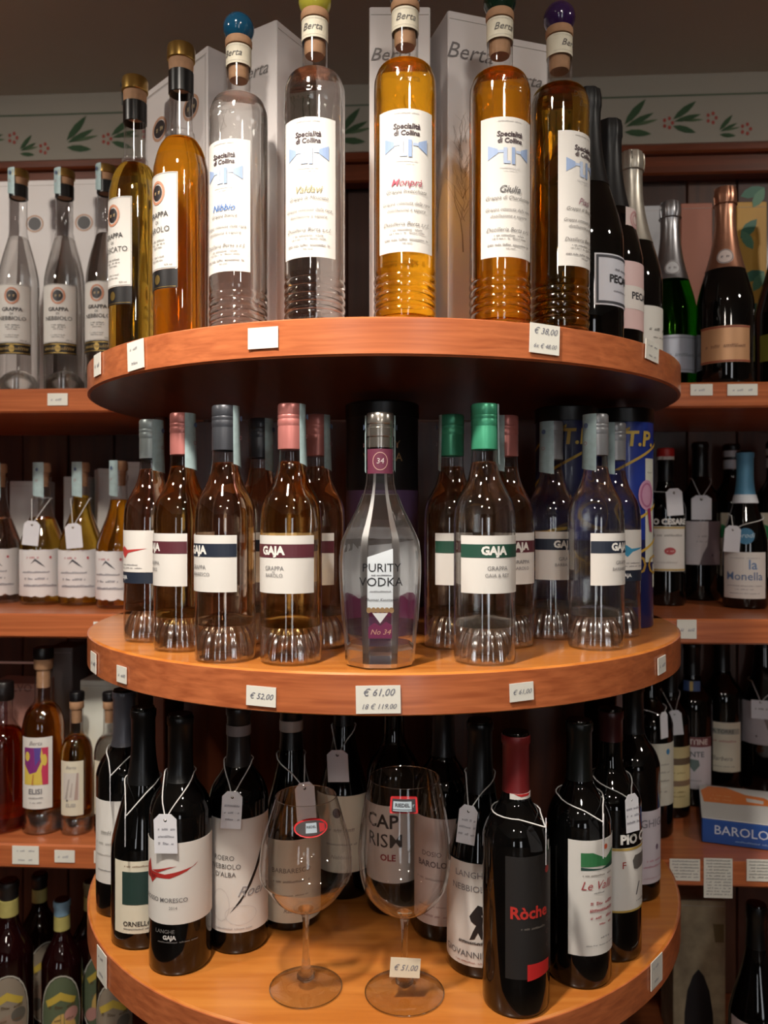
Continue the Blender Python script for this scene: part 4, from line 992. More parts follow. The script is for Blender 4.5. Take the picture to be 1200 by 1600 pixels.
# ============================================================ WALL SHELVES
# ---- first shelf on the left: clear grappa
def clear_grappa(px, d, ang, label):
    t = thing('grappa_bottle', label, 'bottle', (X(px, d), d, Z0 + H_TOP + .0004), imgrot(px, ang), 'clear grappa bottles on the left wall shelf')
    ob('glass', lathe('slope_glass', P_SLOPE, GLASS, 40), t); ob('liquid', lathe('slope_liquid', L_SLOPE, LIQ['clear'], 40), t)
    gold_cap(t, .340, .362, .366, .374, .388)
    stamp(t, .0165, .346, .389, -30, 30, False)
    w = R(56) * .034
    wrap_label(t, .0340, .0835, .1830, 56, 0, WHITE, grappa_items(.1830, .0835, 'NEBBIOLO', w))
    wrap_label(t, .0340, .0640, .0830, 56, 0, solid((40, 34, 26), .4, .3, .2, 60), [('e', .002, .0735, .005, .006, GOLD), ('b', -w + .001, w - .001, .0800, .0815, GOLD), ('b', -w + .001, w - .001, .0655, .0668, GOLD)] + [('s', .0, .074, .05, .006, (150, 124, 70), 4)], 'lower_label', metal=(GOLD,))
    return t
clear_grappa(29, 1.39, -22, 'clear grappa bottle at the outer end of its wall shelf')
clear_grappa(101, 1.39, -22, 'clear grappa bottle between its two twins on the wall shelf')
clear_grappa(166, 1.372, -30, 'clear grappa bottle half hidden behind the top round shelf')
OVAL = [('r', -.006, .325, .017, .016, .003, (190, 150, 124)), ('e', -.006, .325, .012, .012, (40, 32, 34)), ('b', -.035, .035, .395, .3955, (120, 116, 114))]
for k, (px, lab) in enumerate(((-14, 'white grappa carton cut off by the picture edge on the upper wall shelf'), (60, 'white grappa carton behind the outer pair of clear bottles'), (137, 'white grappa carton behind the clear bottle nearest the round shelf'))):
    d = 1.475 - k * .006
    carton((X(px, d) - .036, d), (cos(TILT), sin(TILT)), .072, .072, .405, H_TOP, lab, OVAL, group='white grappa cartons on the left wall shelf')
# ---- second shelf on the left: flasks with wavy labels
def flask(px, d, ang, liq, level, label, tag=None, blue=False):
    t = thing('spirit_flask', label, 'bottle', (X(px, d), d, Z0 + H_MID + .0004), imgrot(px, ang), 'sloping shouldered flasks on the left wall shelf')
    ob('glass', lathe('flask_glass', P_FLASK, GLASS, 40), t); ob('liquid', lathe(('flask', level), flask_liq(level), LIQ[liq], 40), t)
    ob('cork', lathe('flask_cork', [(0, .214), (.0108, .214), (.0118, .240), (.0140, .2405), (.0150, .243), (.0150, .254), (.0132, .2575), (0, .2577)], CORK, 24), t)
    stamp(t, .0158, .198, .258, -22, 42, False)
    it = [('s', -.010, .086, .02, .004, (190, 110, 120), 3), ('p', [(-.012, .074), (-.004, .084), (.004, .078), (.014, .068), (.004, .074), (-.004, .080)], (66, 66, 76)), ('s', -.004, .060, .05, .004, (140, 140, 150), 4), ('s', -.004, .048, .04, .004, (140, 140, 150), 5), ('s', .002, .036, .056, .005, (140, 140, 150), 6), ('e', .022, .086, .002, .0025, (190, 80, 90))]
    wrap_label(t, .039, .0165, .0995, 68, 0, solid((226, 224, 224), .7, 0, .02, 40), it, wavy=.004)
    return t
flask(-2, 1.49, -10, 'clear', .16, 'clear spirit flask cut by the picture edge')
flask(66, 1.47, -12, 'gold', .160, 'golden flask with a price tag between the clear flask and the fuller gold flask')
flask(127, 1.455, -16, 'gold', .198, 'golden flask filled up to its neck with a price tag in the middle')
flask(186, 1.412, -28, 'darkamber', .190, 'darker golden flask without tag nearest the middle round shelf')
hang_tag(66, 1.47, H_MID, None, 50, 820, .029, .044, 'white price tag on the golden flask beside the clear flask', .192, (), -6, prof=P_FLASK, group='price tags on the flasks')
hang_tag(127, 1.455, H_MID, None, 114, 824, .029, .044, 'white price tag on the flask filled up to its neck', .192, (), 5, prof=P_FLASK, group='price tags on the flasks')
DKBOX = solid((70, 58, 52), .6, 0, .1, 20); WBOX = solid((214, 212, 210), .6, 0, .02, 20)
def box_at(px, w_px, d, py_top, zb, depth, label, m, items=(), name='gift_carton', group=None, ang=0.):
    w = w_px * d / F; h = ZZ(py_top, d) - zb
    return carton((X(px, d) - w / 2, d), (cos(TILT + ang), sin(TILT + ang)), w, depth, h, zb, label, items, (), m, group, name)
box_at(38, 46, 1.57, 752, H_MID, .07, 'plain white carton behind the golden flasks on the wall shelf', WBOX)
box_at(116, 34, 1.56, 745, H_MID, .07, 'narrow pale carton behind the flask filled up to its neck', WBOX)
box_at(172, 38, 1.53, 732, H_MID, .07, 'pale carton turned at an angle behind the darker flask', WBOX, ang=.5)
box_at(206, 30, 1.50, 722, H_MID, .07, 'tall white carton next to the darker golden flask', WBOX)
# ---- third shelf on the left
def ilist(px, d, ang, liq, s, label, colourful, glassy=None):
    P = [(a * s, b * s) for a, b in P_ILIST]; Lq = [(a * s, b * s) for a, b in L_ILIST]
    t = thing('liqueur_bottle', label, 'bottle', (X(px, d), d, Z0 + H_LOW + .0004), imgrot(px, ang))
    ob('glass', lathe(('il', s), P, GLASS, 40), t); ob('liquid', lathe(('ill', s), Lq, LIQ[liq], 40), t)
    q = lambda a: [(x * s, y * s) for x, y in a]
    ob('base_glass', lathe(('ilb', s), q([(0, .003)] + [(x - .0008, y) for x, y in P_ILIST[:9]] + [(.030, .036), (0, .037)]), FLUTE[0], 40), t)
    ob('cork', lathe(('ilc', s), q([(0, .245), (.0112, .245), (.0118, .276), (.0145, .2765), (.0158, .279), (.0158, .293), (.0145, .2950), (0, .295)]), CORK, 26), t)
    ob('stopper_cap', lathe(('ilk', s), q([(0, .2945), (.0165, .2945), (.0170, .296), (.0170, .311), (.0155, .3138), (0, .314)]), solid((20, 18, 20), .3, 0, .05, 40), 26), t)
    z = lambda v: v * s
    if colourful:
        PU, YE, RE, VI = (132, 50, 122), (220, 192, 84), (196, 56, 92), (92, 70, 150)
        it = [('t', 'Berta', .000, z(.156), .010, (150, 140, 140), .35), ('b', -.021, .021, z(.086), z(.149), YE), ('p', [(-.021, z(.149)), (.006, z(.149)), (.010, z(.125)), (.002, z(.108)), (-.010, z(.104)), (-.020, z(.120))], PU), ('e', -.014, z(.134), .0045, .008, YE),
              ('p', [(-.002, z(.149)), (.010, z(.149)), (.008, z(.130)), (.000, z(.118))], VI), ('p', [(.010, z(.149)), (.021, z(.149)), (.021, z(.086)), (.012, z(.086)), (.010, z(.110)), (.014, z(.130))], RE), ('e', .015, z(.128), .004, .010, YE), ('p', [(-.006, z(.086)), (-.004, z(.104)), (-.002, z(.104)), (-.003, z(.086))], (190, 130, 70)),
              ('t', 'ELISI', .000, z(.0745), .0120, (120, 118, 124), 0, .02), ('s', 0, z(.064), .024, .003, (150, 148, 150), 4), ('s', 0, z(.056), .018, .0024, (150, 148, 150), 5)]
    else:
        it = [('t', 'Berta', 0, z(.152), .008, (160, 156, 152), .35), ('b', -.014, .014, z(.080), z(.140), (214, 206, 198)), ('p', [(.006, z(.080)), (.010, z(.140)), (.013, z(.140)), (.012, z(.080))], (180, 156, 146)), ('p', [(-.010, z(.082)), (-.004, z(.125)), (-.001, z(.128)), (-.006, z(.082))], (176, 166, 158)), ('p', [(-.002, z(.086)), (.002, z(.118)), (.004, z(.118)), (.002, z(.086))], (190, 178, 170)), ('e', -.006, z(.079), .0016, .0018, (90, 90, 90)), ('t', 'ELISI', 0, z(.068), .0085, (150, 148, 150), 0, .01)]
    wrap_label(t, .0347 * s, .045 * s, .166 * s, 46, 0, WHITE if colourful else CREAM, it)
    return t
ilist(68, 1.388, -22, 'honey', 1.0, 'amber liqueur bottle with a bright purple and yellow picture label', True)
ilist(120, 1.378, -22, 'honey', .76, 'small amber liqueur bottle with a pale sketched label', False)
t = ilist(172, 1.378, -26, 'clear', .76, 'small clear liqueur bottle half hidden at the round stand', False)
def cut_bottle(px, d, label):
    t = thing('liqueur_bottle', label, 'bottle', (X(px, d), d, Z0 + H_LOW + .0004), 0)
    P = [(.020, .003), (.033, .0004), (.0360, .003), (.0365, .010)] + sm([(.0365, .06), (.0365, .140), (.034, .160), (.024, .176), (.0165, .188)], 4) + [(.0145, .194), (.0145, .232)]
    ob('glass', lathe('cut_glass', P, GLASS, 36), t)
    ob('liquid', lathe('cut_liquid', [(0, .014), (.030, .010)] + [(r - .0018, z + .002) for r, z in P[2:] if z < .17] + [(.02, .174), (0, .174)], LIQ['redamber'], 36), t)
    ob('stopper_cap', lathe('cut_cap', [(0, .222), (.0150, .222), (.0165, .225), (.0165, .252), (.015, .254), (0, .254)], solid((26, 20, 20), .35, 0, .1, 40), 24), t)
    return t
cut_bottle(6, 1.39, 'red amber spirit bottle cut by the picture edge on the lower wall shelf')
cut_bottle(-70, 1.39, 'red amber spirit bottle mostly outside the picture edge') if False else None
PINKBOX = solid((176, 128, 116), .55, 0, .06, 20)
box_at(20, 82, 1.47, 1068, H_LOW, .07, 'salmon pink gift carton with an arched dark print on the lower wall shelf', PINKBOX, [('b', -.046, .046, .27, .274, (206, 164, 152)), ('t', 'SILVO', .012, .225, .020, (136, 92, 84), 0, .02), ('p', [(-.042, .02), (-.042, .215), (-.036, .222), (-.012, .222), (-.008, .215), (-.008, .02)], (122, 70, 70)), ('t', 'SILVO', .012, .08, .020, (136, 92, 84), 0, .02)])
box_at(93, 42, 1.53, 1012, H_LOW, .07, 'dull grey brown carton behind the picture label liqueur bottle', solid((120, 110, 106), .6, 0, .06, 14), group=None)
box_at(160, 70, 1.44, 1063, H_LOW, .07, 'white carton behind the small liqueur bottles on the lower wall shelf', solid((226, 226, 214), .6, 0, .02, 20), [('b', -.039, .039, .245, .2455, (190, 190, 180))])
# ---- lowest shelf on the left: red bottles with oval labels
def oval_bottle(px, d, ang, label, cap, scheme, s=1.):
    prof = [(a * s, b * s) for a, b in P_DESS]; r = .034 * s
    t = thing('liqueur_bottle', label, 'bottle', (X(px, d), d, Z0 + H_BASE + .0004), imgrot(px, ang), 'dark red bottles with oval labels on the lowest shelf')
    ob('glass', lathe(('dess', s), prof, REDGLASS, 40), t)
    ob('neck_band', lathe(('dband', s), [(.0125 * s, .250 * s), (.0136 * s, .2504 * s), (.0134 * s, .274 * s), (.0125 * s, .2744 * s)], solid((176, 166, 98), .5, 0, .15, 80), 26), t)
    if cap: ob('capsule', lathe(('dcap', s, cap), sleeve([q for q in prof if q[0] > .001], .276 * s, .2995 * s, .0009), solid(cap, .45, 0, .15, 60), 26), t)
    c1, c2, c3 = scheme
    z = .112 * s
    it = [('r', 0, z, .037, .074, .0022, (190, 188, 176)), ('e', 0, z, .034, .071, c1), ('e', .004, z - .022, .022, .030, c2), ('e', .018, z + .004, .012, .012, c3), ('e', -.018, z - .036, .010, .012, c3), ('e', .014, z - .040, .010, .013, (110, 132, 82)), ('p', [(-.026, z + .030), (0, z + .046), (.026, z + .030), (.022, z + .020), (0, z + .032), (-.022, z + .020)], (196, 170, 70)), ('s', 0, z + .020, .04, .006, (84, 66, 40), 5), ('s', 0, z - .002, .036, .005, (110, 84, 60), 7)]
    l = wrap_label(t, r, z - .004, z + .004, 8, 0, solid(c1, .5, 0, .1, 60), (), 'front_label')
    prints(l, cylmap(r + .0006, 0), it)
    return t
S1 = ((146, 134, 118), (150, 128, 112), (96, 92, 84)); S2 = ((92, 104, 78), (206, 170, 96), (190, 140, 130))
oval_bottle(14, 1.375, -4, 'tall dark red bottle with a pale oval label at the picture edge', (24, 22, 24), S1, 1.15)
oval_bottle(97, 1.40, -4, 'dark red bottle with a blue and white stopper wrap and flowered oval label', (126, 160, 184), S2)
oval_bottle(62, 1.50, 20, 'dark red bottle in the rear row between the two oval label bottles', (20, 18, 20), S1)
oval_bottle(143, 1.47, 30, 'dark red bottle in the rear row behind the blue wrapped one', (120, 110, 80), S2)
oval_bottle(180, 1.392, -6, 'dark red bottle with grey oval label below the lowest round shelf', (20, 18, 20), S1, .92)

# ---- first shelf on the right: champagne and cartons
GR = 'sparkling wine bottles on the right wall shelf'
CH_G = LIQ['green']
t = champagne(1047, 1.36, H_TOP, 8, SFOIL, 'silver foiled sparkling wine bottle with green glow and silver label', LIQ['green'], GR, True, (206, 206, 208))
SL = (186, 190, 200)
wrap_label(t, .0440, .026, .088, 58, 4, solid((182, 186, 198), .4, .3, .03, 40), [('b', -.043, .043, .082, .0845, (150, 154, 166)), ('b', -.043, .043, .029, .0315, (150, 154, 166)), ('s', .0, .055, .06, .006, (130, 134, 146), 3)])
t = champagne(1133, 1.30, H_TOP, 0, CFOIL, 'copper foiled sparkling wine bottle with a copper label', BLACKGLASS, GR, True, (222, 206, 200))
wrap_label(t, .0440, .032, .090, 54, 0, solid((206, 156, 114), .4, .3, .03, 40), [('b', -.042, .042, .0865, .0895, (150, 76, 52)), ('b', -.042, .042, .0325, .0355, (150, 76, 52)), ('s', .0, .058, .062, .006, (150, 104, 74), 3)])
t = champagne(1222, 1.37, H_TOP, 0, solid((40, 38, 24), .4, .2, .2, 60), 'dark foiled sparkling wine bottle cut by the picture edge beside the copper one', BLACKGLASS, GR)
wrap_label(t, .0440, .050, .095, 50, 0, solid((120, 116, 40), .5, 0, .1, 40), ())
box_at(1013, 46, 1.45, 322, H_TOP, .09, 'silver grey wine carton behind the silver foiled bottle', solid((196, 198, 206), .4, .2, .04, 20), [('b', -.020, .020, .02, .35, (206, 208, 214))])
box_at(1088, 48, 1.44, 318, H_TOP, .09, 'salmon wood coloured wine carton behind the copper foiled bottle', solid((176, 110, 88), .5, 0, .06, 20))
GY = (60, 112, 90)
box_at(1174, 46, 1.43, 316, H_TOP, .09, 'yellow wine carton with green leaf pattern at the far end', solid((206, 156, 62), .5, 0, .06, 20), [('p', leaf(-.02, .06 + .075 * k, .045, R(50 if k % 2 else 20), .010), GY) for k in range(5)] + [('p', leaf(.002, .04 + .075 * k, .04, R(120 if k % 2 else 60), .009), (92, 140, 110)) for k in range(5)])
# ---- second shelf on the right
R2 = 'wine bottles on the right middle wall shelf'
t = wine(1040, 1.455, H_MID, 'bordeaux', 6, 'dark wine bottle with a red cap and a red seal on its white label', (20, 18, 18), .24, group=R2, scale=.93)
ob('cap_top', lathe('redtop', [(.0136, .268), (.0154, .2685), (.0154, .281), (.013, .2835), (0, .284)], solid((196, 44, 40), .4, 0, .06, 40), 28), t)
ob('neck_band', lathe('whiteband', [(.0136, .262), (.0152, .2624), (.0152, .268), (.0136, .2684)], WHITE, 28), t)
wrap_label(t, .0349, .062, .142, 60, 0, WHITE, [('b', -.037, .037, .138, .141, (190, 160, 84)), ('b', -.037, .037, .063, .066, (190, 160, 84)), ('s', 0, .126, .05, .004, (150, 146, 140), 3), ('e', .004, .098, .010, .0065, (176, 62, 66)), ('s', .004, .098, .012, .004, (216, 170, 166), 3), ('s', 0, .078, .04, .003, (190, 186, 180), 4)])
prints(t, cylmap(.0353, 4), [('t', 'PIO CESARE', -.002, .150, .014, (226, 224, 220), 0, .05)])
t = wine(1094, 1.54, H_MID, 'bordeaux', 0, 'dark wine bottle with a lilac label under its big white tag', (16, 16, 17), .235, group=R2)
L(t, .068, .150, 62, 4, solid((214, 206, 208), .6, 0, .02, 40), [('p', [(.012, .150), (.040, .150), (.040, .068), (-.004, .068), (.002, .088), (.010, .104), (.012, .124)], (112, 98, 104)), ('s', .002, .122, .016, .004, (160, 154, 158), 3), ('s', .000, .112, .018, .003, (160, 154, 158), 5), ('e', .020, .086, .0016, .003, (60, 50, 56))])
def greenflag(px, d, label):
    t = wine(px, d, H_MID, 'bordeaux', 0, label, (18, 18, 20), .262, group=R2)
    ob('neck_band', lathe('gfband', [(.0150, .252), (.0158, .2524), (.0158, .270), (.0150, .2704)], solid((214, 222, 228), .5, 0, .03, 60), 28), t)
    ob('cap_top', lathe('gftop', [(.0150, .276), (.0165, .2764), (.0165, .288), (.0150, .2884)], solid((206, 210, 214), .5, 0, .03, 60), 28), t)
    L(t, .044, .166, 66, 0, CREAM, [('p', [(-.022, .146), (.016, .128), (.016, .118), (-.022, .118)], (44, 140, 84)), ('b', -.020, .012, .117, .119, (30, 100, 66)), ('s', .0, .094, .04, .004, (150, 130, 110), 3), ('p', [(-.034, .06), (-.020, .085), (-.026, .046)], (120, 76, 62))])
greenflag(1143, 1.58, 'dark wine bottle with a green wedge on its cream label behind the blue capsuled bottle')
greenflag(1211, 1.525, 'dark wine bottle with a green wedge label cut by the picture edge')
t = wine(1164, 1.412, H_MID, 'burgundy', -4, 'smaller dark wine bottle with a bright blue capsule and white lettered label', (92, 152, 186), .200, group=R2, scale=.93, rough=.5)
ob('neck_band', lathe('bluecollar', [(neck_of(P_BURG, .197) * .93 + .0002, .183), (neck_of(P_BURG, .197) * .93 + .0018, .1834), (neck_of(P_BURG, .212) * .93 + .0012, .198), (neck_of(P_BURG, .212) * .93, .1984)], solid((224, 228, 234), .5, 0, .02, 60), 28), t)
wrap_label(t, .0372, .018, .098, 62, 2, WHITE, [('s', 0, .088, .05, .0018, (160, 156, 156), 3), ('t', 'la', .014, .076, .024, (110, 142, 186), 0, .01), ('t', 'Monella', .000, .0560, .0200, (96, 124, 168), 0, .03), ('s', 0, .040, .06, .0018, (150, 146, 150), 4), ('s', 0, .034, .03, .0018, (150, 146, 150), 5), ('s', 0, .027, .05, .0018, (150, 146, 150), 6)])
rr = neck_of([(a * .93, b * .93) for a, b in P_BURG], .128)
prints(t, cylmap(rr + .0012, 6), [('e', 0, .126, .014, .014, (62, 122, 158)), ('t', 'prodi', 0, .127, .012, (200, 220, 230), .3)], base=.0016)
TG = 'price tags on the right wall shelf'
PB93 = [(a * .93, b * .93) for a, b in P_BORD]; PU93 = [(a * .93, b * .93) for a, b in P_BURG]
hang_tag(1040, 1.455, H_MID, None, 1053, 770, .029, .048, 'white price tag on the red capped bottle', .205, (), 4, prof=PB93, group=TG)
hang_tag(1094, 1.54, H_MID, 'bordeaux', 1096, 780, .036, .046, 'large white price tag over the lilac label', .232, (), 0, group=TG)
hang_tag(1164, 1.412, H_MID, None, 1147, 828, .026, .046, 'grey price tag on the blue capsuled bottle', .162, (), -4, prof=PU93, group=TG)
# ---- third shelf on the right
R3 = 'wine bottles on the lower right wall shelf'
t = wine(1016, 1.375, H_LOW, 'bordeaux', 18, 'dark wine bottle with pale label and two tags beside the round stand', (190, 190, 196), .270, group=R3)
L(t, .056, .160, 66, 0, solid((206, 204, 190), .6, 0, .02, 40), [('e', .020, .146, .004, .005, (62, 130, 176)), ('s', .006, .125, .03, .003, (150, 146, 136), 3), ('s', .006, .112, .036, .003, (150, 146, 136), 5), ('s', .006, .098, .03, .003, (150, 146, 136), 6), ('s', .006, .080, .02, .003, (150, 146, 136), 7)])
t = wine(1047, 1.462, H_LOW, 'bordeaux', 10, 'dark wine bottle with a banded yellow cream label', (18, 18, 19), .24, group=R3, scale=.92)
wrap_label(t, .0345, .020, .128, 64, 0, solid((206, 190, 140), .6, 0, .03, 40), [('b', -.038, .038, .096, .108, (104, 86, 66)), ('b', -.038, .038, .058, .068, (130, 106, 84)), ('s', .006, .082, .03, .003, (150, 130, 90), 3), ('s', .006, .040, .03, .003, (150, 130, 90), 4), ('s', .006, .048, .03, .003, (150, 130, 90), 5)])
t = wine(1081, 1.52, H_LOW, 'bordeaux', 0, 'dark wine bottle with a maroon topped label and blue neck seal', (18, 18, 19), .24, group=R3)
L(t, .034, .130, 62, 0, solid((206, 200, 204), .6, 0, .02, 40), [('b', -.040, .040, .112, .130, (112, 60, 62)), ('t', 'CANTINE', .0, .121, .014, (206, 190, 186), 0, .03), ('t', 'PONTE', .0, .098, .014, (92, 96, 104), 0, .02), ('p', [(-.008, .090), (.012, .088), (.014, .078), (.004, .066), (-.004, .076)], (96, 116, 112)), ('s', 0, .05, .04, .003, (150, 146, 150), 4)])
wrap_label(t, .0250, .212, .232, 36, 0, solid((64, 84, 130), .5, 0, .1, 60), [('b', -.004, .002, .213, .231, (206, 180, 110))], 'neck_label')
t = wine(1128, 1.585, H_LOW, 'bordeaux', 0, 'dark wine bottle with a wide cream label and no tag', (16, 16, 17), .235, group=R3)
L(t, .044, .140, 62, 0, CREAM, [('b', -.036, .036, .117, .128, (176, 172, 156)), ('t', 'LA TORRE', 0, .1225, .010, (84, 92, 88), 0, .02), ('s', 0, .104, .05, .004, (190, 130, 116), 3), ('t', 'Barbera', 0, .070, .012, (120, 110, 98), .3), ('s', 0, .055, .05, .002, (150, 140, 126), 4)])
t = wine(1193, 1.590, H_LOW, 'burgundy', -6, 'stout dark wine bottle with a grey label and square white tag', (16, 16, 17), .25, group=R3, scale=1.12)
L(t, .096, .178, 66, 0, solid((186, 178, 182), .6, 0, .03, 40), [('p', [(.004, .150), (.030, .156), (.036, .120), (.012, .126)], (126, 110, 108)), ('e', -.008, .112, .0016, .002, (80, 70, 70)), ('s', -.010, .166, .03, .003, (140, 132, 136), 3)])
PU112 = [(a * 1.12, b * 1.12) for a, b in P_BURG]
TG3 = 'price tags on the lower right wall shelf'
hang_tag(1016, 1.375, H_LOW, 'bordeaux', 1037, 1119, .018, .044, 'thin price tag on the pale label bottle, the inner one of two', .216, (), 3, 26, group=TG3)
hang_tag(1047, 1.462, H_LOW, None, 1054, 1116, .024, .044, 'price tag on the banded yellow label bottle', .222, (), 6, prof=PB93, group=TG3)
hang_tag(1193, 1.590, H_LOW, None, 1189, 1098, .034, .036, 'square white price tag on the stout bottle', .215, (('s', 0, -.012, .02, .004, (120, 118, 124), 3),), 0, prof=PU112, corner='square', group=TG3)
# boxed wine book lying on the shelf
d = 1.335
t = thing('boxed_book', 'blue sided white topped boxed book with orange drawings lying on the shelf', 'book', (X(1158, 1.385), 1.385, Z0 + H_LOW + .0004), R(-20))
v, f = box_vf(-.066, .150, -.085, .085, 0, .040, .0015)
bd = ob('box_body', mesh('box_body', v, f, solid((36, 82, 160), .4, 0, .06, 20), True, 30), t)
prints(bd, flatmap((0, -.085, 0), (1, 0, 0), (0, 0, 1), (0, -1, 0)), [('t', 'BAROLO MGA', .020, .023, .021, (206, 216, 230), 0, .03), ('s', .02, .0085, .07, .003, (140, 170, 210), 4)], base=.0006)
v, f = box_vf(-.066, .150, -.085, .085, .0401, .0420, .0006)
tp = ob('printed_top', mesh('printed_top', v, f, solid((206, 206, 204), .45, 0, .03, 20), True, 30), t)
ORA = (226, 128, 62)
prints(tp, flatmap((0, 0, .042), (1, 0, 0), (0, 1, 0), (0, 0, 1)), [('p', [(-.064, .05), (-.05, .078), (-.02, .080), (.010, .050), (.040, .044), (.052, .026), (.046, .004), (.010, -.002), (-.010, -.006), (-.060, -.008)], ORA), ('p', [(.010, .034), (.038, .028), (.036, .010), (.010, .014)], (214, 206, 200)),
    ('p', [(.040, -.040), (.060, -.034), (.090, -.044), (.120, -.040), (.120, -.060), (.060, -.060)], ORA), ('s', -.03, .03, .03, .004, (240, 190, 150), 3), ('s', -.03, .01, .04, .004, (240, 190, 150), 5)], base=.0003)
# lowest shelf on the right
box_at(1092, 80, 1.47, 1406, H_BASE, .08, 'mottled stone brown carton with an arched dark shape under the shelf', solid((160, 146, 118), .8, 0, .6, 34), [('p', [(-.028, .002), (-.027, .060), (-.022, .100), (-.012, .128), (-.002, .140), (.008, .128), (.018, .100), (.024, .060), (.026, .002)], (18, 16, 18)), ('p', [(.024, .224), (.044, .224), (.044, .190), (.028, .190)], (112, 96, 64))])  # arch is a flat dark shape on the carton front
t = wine(1182, 1.345, H_BASE, 'champagne', 0, 'broad dark wine bottle with a pinkish white label in the low corner', (16, 16, 17), .25, group=None)
wrap_label(t, .0440, .090, .196 - .058, 60, 0, solid((206, 192, 192), .6, 0, .03, 40), [('s', .0, .128, .05, .004, (140, 130, 130), 3), ('e', .012, .118, .006, .005, (92, 130, 84)), ('t', 'Nebbie', .0, .108, .014, (96, 88, 92), .3), ('s', .0, .098, .05, .003, (170, 130, 130), 3)])

# ============================================================ PRICE CARDS
def card_geo(t, w, h, lines, m=CARD, c=(120, 122, 136)):
    v, f = box_vf(-w / 2, w / 2, -.0005, .0005, -h / 2, h / 2)
    b = ob('card', mesh('card', v, f, m, False), t)
    it = []
    for k, s in enumerate(lines):
        z = h * (.5 - (k + .5) / max(1, len(lines)))
        sz = min(h / max(1, len(lines)) * .72, w / max(1, len(s)) * 1.75)
        if s == '~': it.append(('s', 0, z, w * .66, h * .16 / max(1, len(lines)) * 1.6, (176, 176, 180), 7 + k))
        elif s: it.append(('t', s, 0, z, sz, c, .35))
    if it: prints(b, flatmap((0, 0, 0), (1, 0, 0), (0, 0, 1), (0, -1, 0)), it, base=.0008)
def rim_card(px, py, w, h, z, lines, label, roll=0, group='price cards on the round shelf rims'):
    k = (px - 600) / F; Rr = ROUND_R + .0022
    # ray x = k y against the rim circle
    A = 1 + k * k; B = -2 * ROUND_Y; C = ROUND_Y ** 2 - Rr * Rr
    y = (-B - sqrt(max(B * B - 4 * A * C, 0))) / (2 * A); x = k * y
    a = math.atan2(x, ROUND_Y - y)
    t = thing('price_card', label, 'price card', (x, y, Z0 + ZZ(py, y)), a, group)
    t.rotation_euler.y = R(roll)
    card_geo(t, w, h, lines)
rim_card(152, 570, .030, .028, H_TOP, ['~'], 'small price card at the dim end of the top rim, under the pale gold grappa')
rim_card(212, 555, .034, .034, H_TOP, ['~', '~'], 'square price card on the top rim under the amber grappa', -3)
rim_card(411, 528, .035, .0225, H_TOP, [], 'blank white card on the top rim under the clear spirit bottles')
rim_card(851, 530, .038, .032, H_TOP, ['€ 38,00', '6x € 48,00'], 'two line price card on the top rim under the purple stoppered bottle', 2)
rim_card(1019, 549, .036, .024, H_TOP, ['~', '~'], 'price card on the top rim under the white labelled sparkling bottle', 4)
rim_card(146, 1035, .030, .026, H_MID, ['~'], 'narrow price card at the far dim end of the middle rim')
rim_card(190, 1054, .024, .020, H_MID, ['~'], 'small price card on the middle rim beside its dim end')
rim_card(408, 1088, .0345, .021, H_MID, ['€ 52,00'], 'handwritten price card on the middle rim under the pink capsuled front bottle', 1)
rim_card(591, 1093, .0465, .029, H_MID, ['€ 61,00', '18 € 119,00'], 'large two line price card under the faceted vodka bottle', -1)
rim_card(815, 1081, .0285, .0195, H_MID, ['€ 61,00'], 'price card on the middle rim under the green capsuled front bottle', -2)
rim_card(1034, 1039, .026, .021, H_MID, ['~'], 'small price card on the middle rim under the blue tin', -3)
rim_card(1026, 1518, .034, .034, H_LOW, ['~', '~'], 'price card on the lowest rim under the bottle with white capitals')
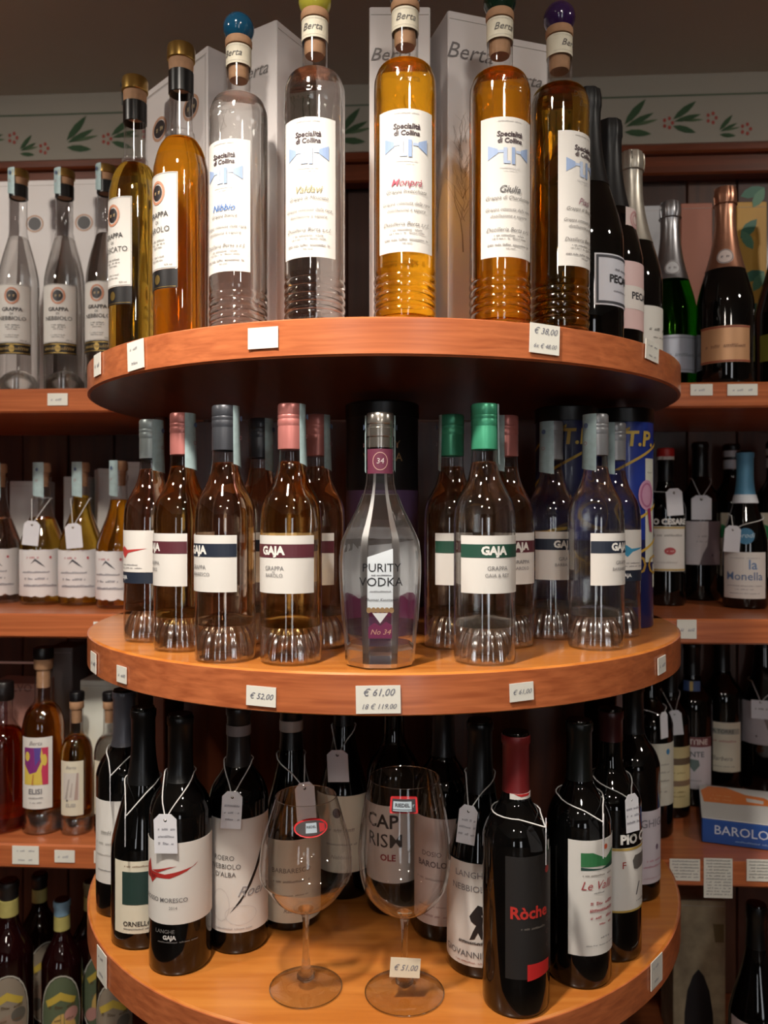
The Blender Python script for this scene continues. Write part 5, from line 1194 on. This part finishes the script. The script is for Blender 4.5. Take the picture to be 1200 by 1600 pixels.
rim_card(159, 1510, .036, .040, H_LOW, ['~', '~'], 'price card on the lowest rim beside the oval label bottles')
def shelf_card(px, py, w, h, lines, label, group='price cards on the wall shelf edges', n=None):
    k = (px - 600) / F; c, s = cos(TILT), sin(TILT); dy = -.0012
    x = (k * (1.285 + dy * c) + dy * s) / (c - k * s)
    p = cab(x, dy, 0)
    t = thing('price_card', label, 'price card', (p[0], p[1], Z0 + ZZ(py, p[1])), TILT, group)
    if n:
        card_geo(t, w, h, [])
        b = t.children[0]
        prints(b, flatmap((0, 0, 0), (1, 0, 0), (0, 0, 1), (0, -1, 0)), [('s', 0, h * (.5 - (q + .7) / n), w * .84, h / n * .5, (150, 150, 146), q) for q in range(n - 1)], base=.0008)
    else: card_geo(t, w, h, lines)
shelf_card(90, 624, .034, .020, ['~'], 'price card under the clear grappa bottles')
shelf_card(160, 981, .030, .020, [], 'plain card tucked behind the middle round shelf')
shelf_card(40, 1336, .045, .030, ['~', '~'], 'two line price card under the picture label liqueur bottle')
shelf_card(101, 1338, .034, .020, ['~'], 'price card under the small amber liqueur bottle')
shelf_card(160, 1339, .028, .020, ['~'], 'price card under the small clear liqueur bottle')
shelf_card(1096, 609, .034, .018, ['~'], 'price card under the silver and copper foiled bottles')
shelf_card(1160, 609, .046, .018, ['~'], 'wider price card at the outer end of the sparkling wine shelf')
shelf_card(1073, 983, .030, .030, ['~'], 'price card under the red capped wine bottle')
shelf_card(1070, 1359, .047, .034, [], 'printed grey price sheet nearest the round stand on the lower shelf edge', n=7)
shelf_card(1122, 1372, .044, .062, [], 'long printed price sheet hanging below the lower shelf edge', n=13)
shelf_card(1190, 1360, .046, .034, [], 'printed price sheet under the boxed book', n=7)

# price card leaning on the taller wine glass stem
t = thing('price_card', 'price card leaning against the stem of the taller wine glass', 'price card', (X(633, .895), .895, Z0 + ZZ(1512, .895)), R(4))
t.rotation_euler.y = R(5); t.rotation_euler.x = R(-8)
card_geo(t, .034, .0205, ['€ 51,00'], solid((226, 214, 190), .7, 0, .02, 90))
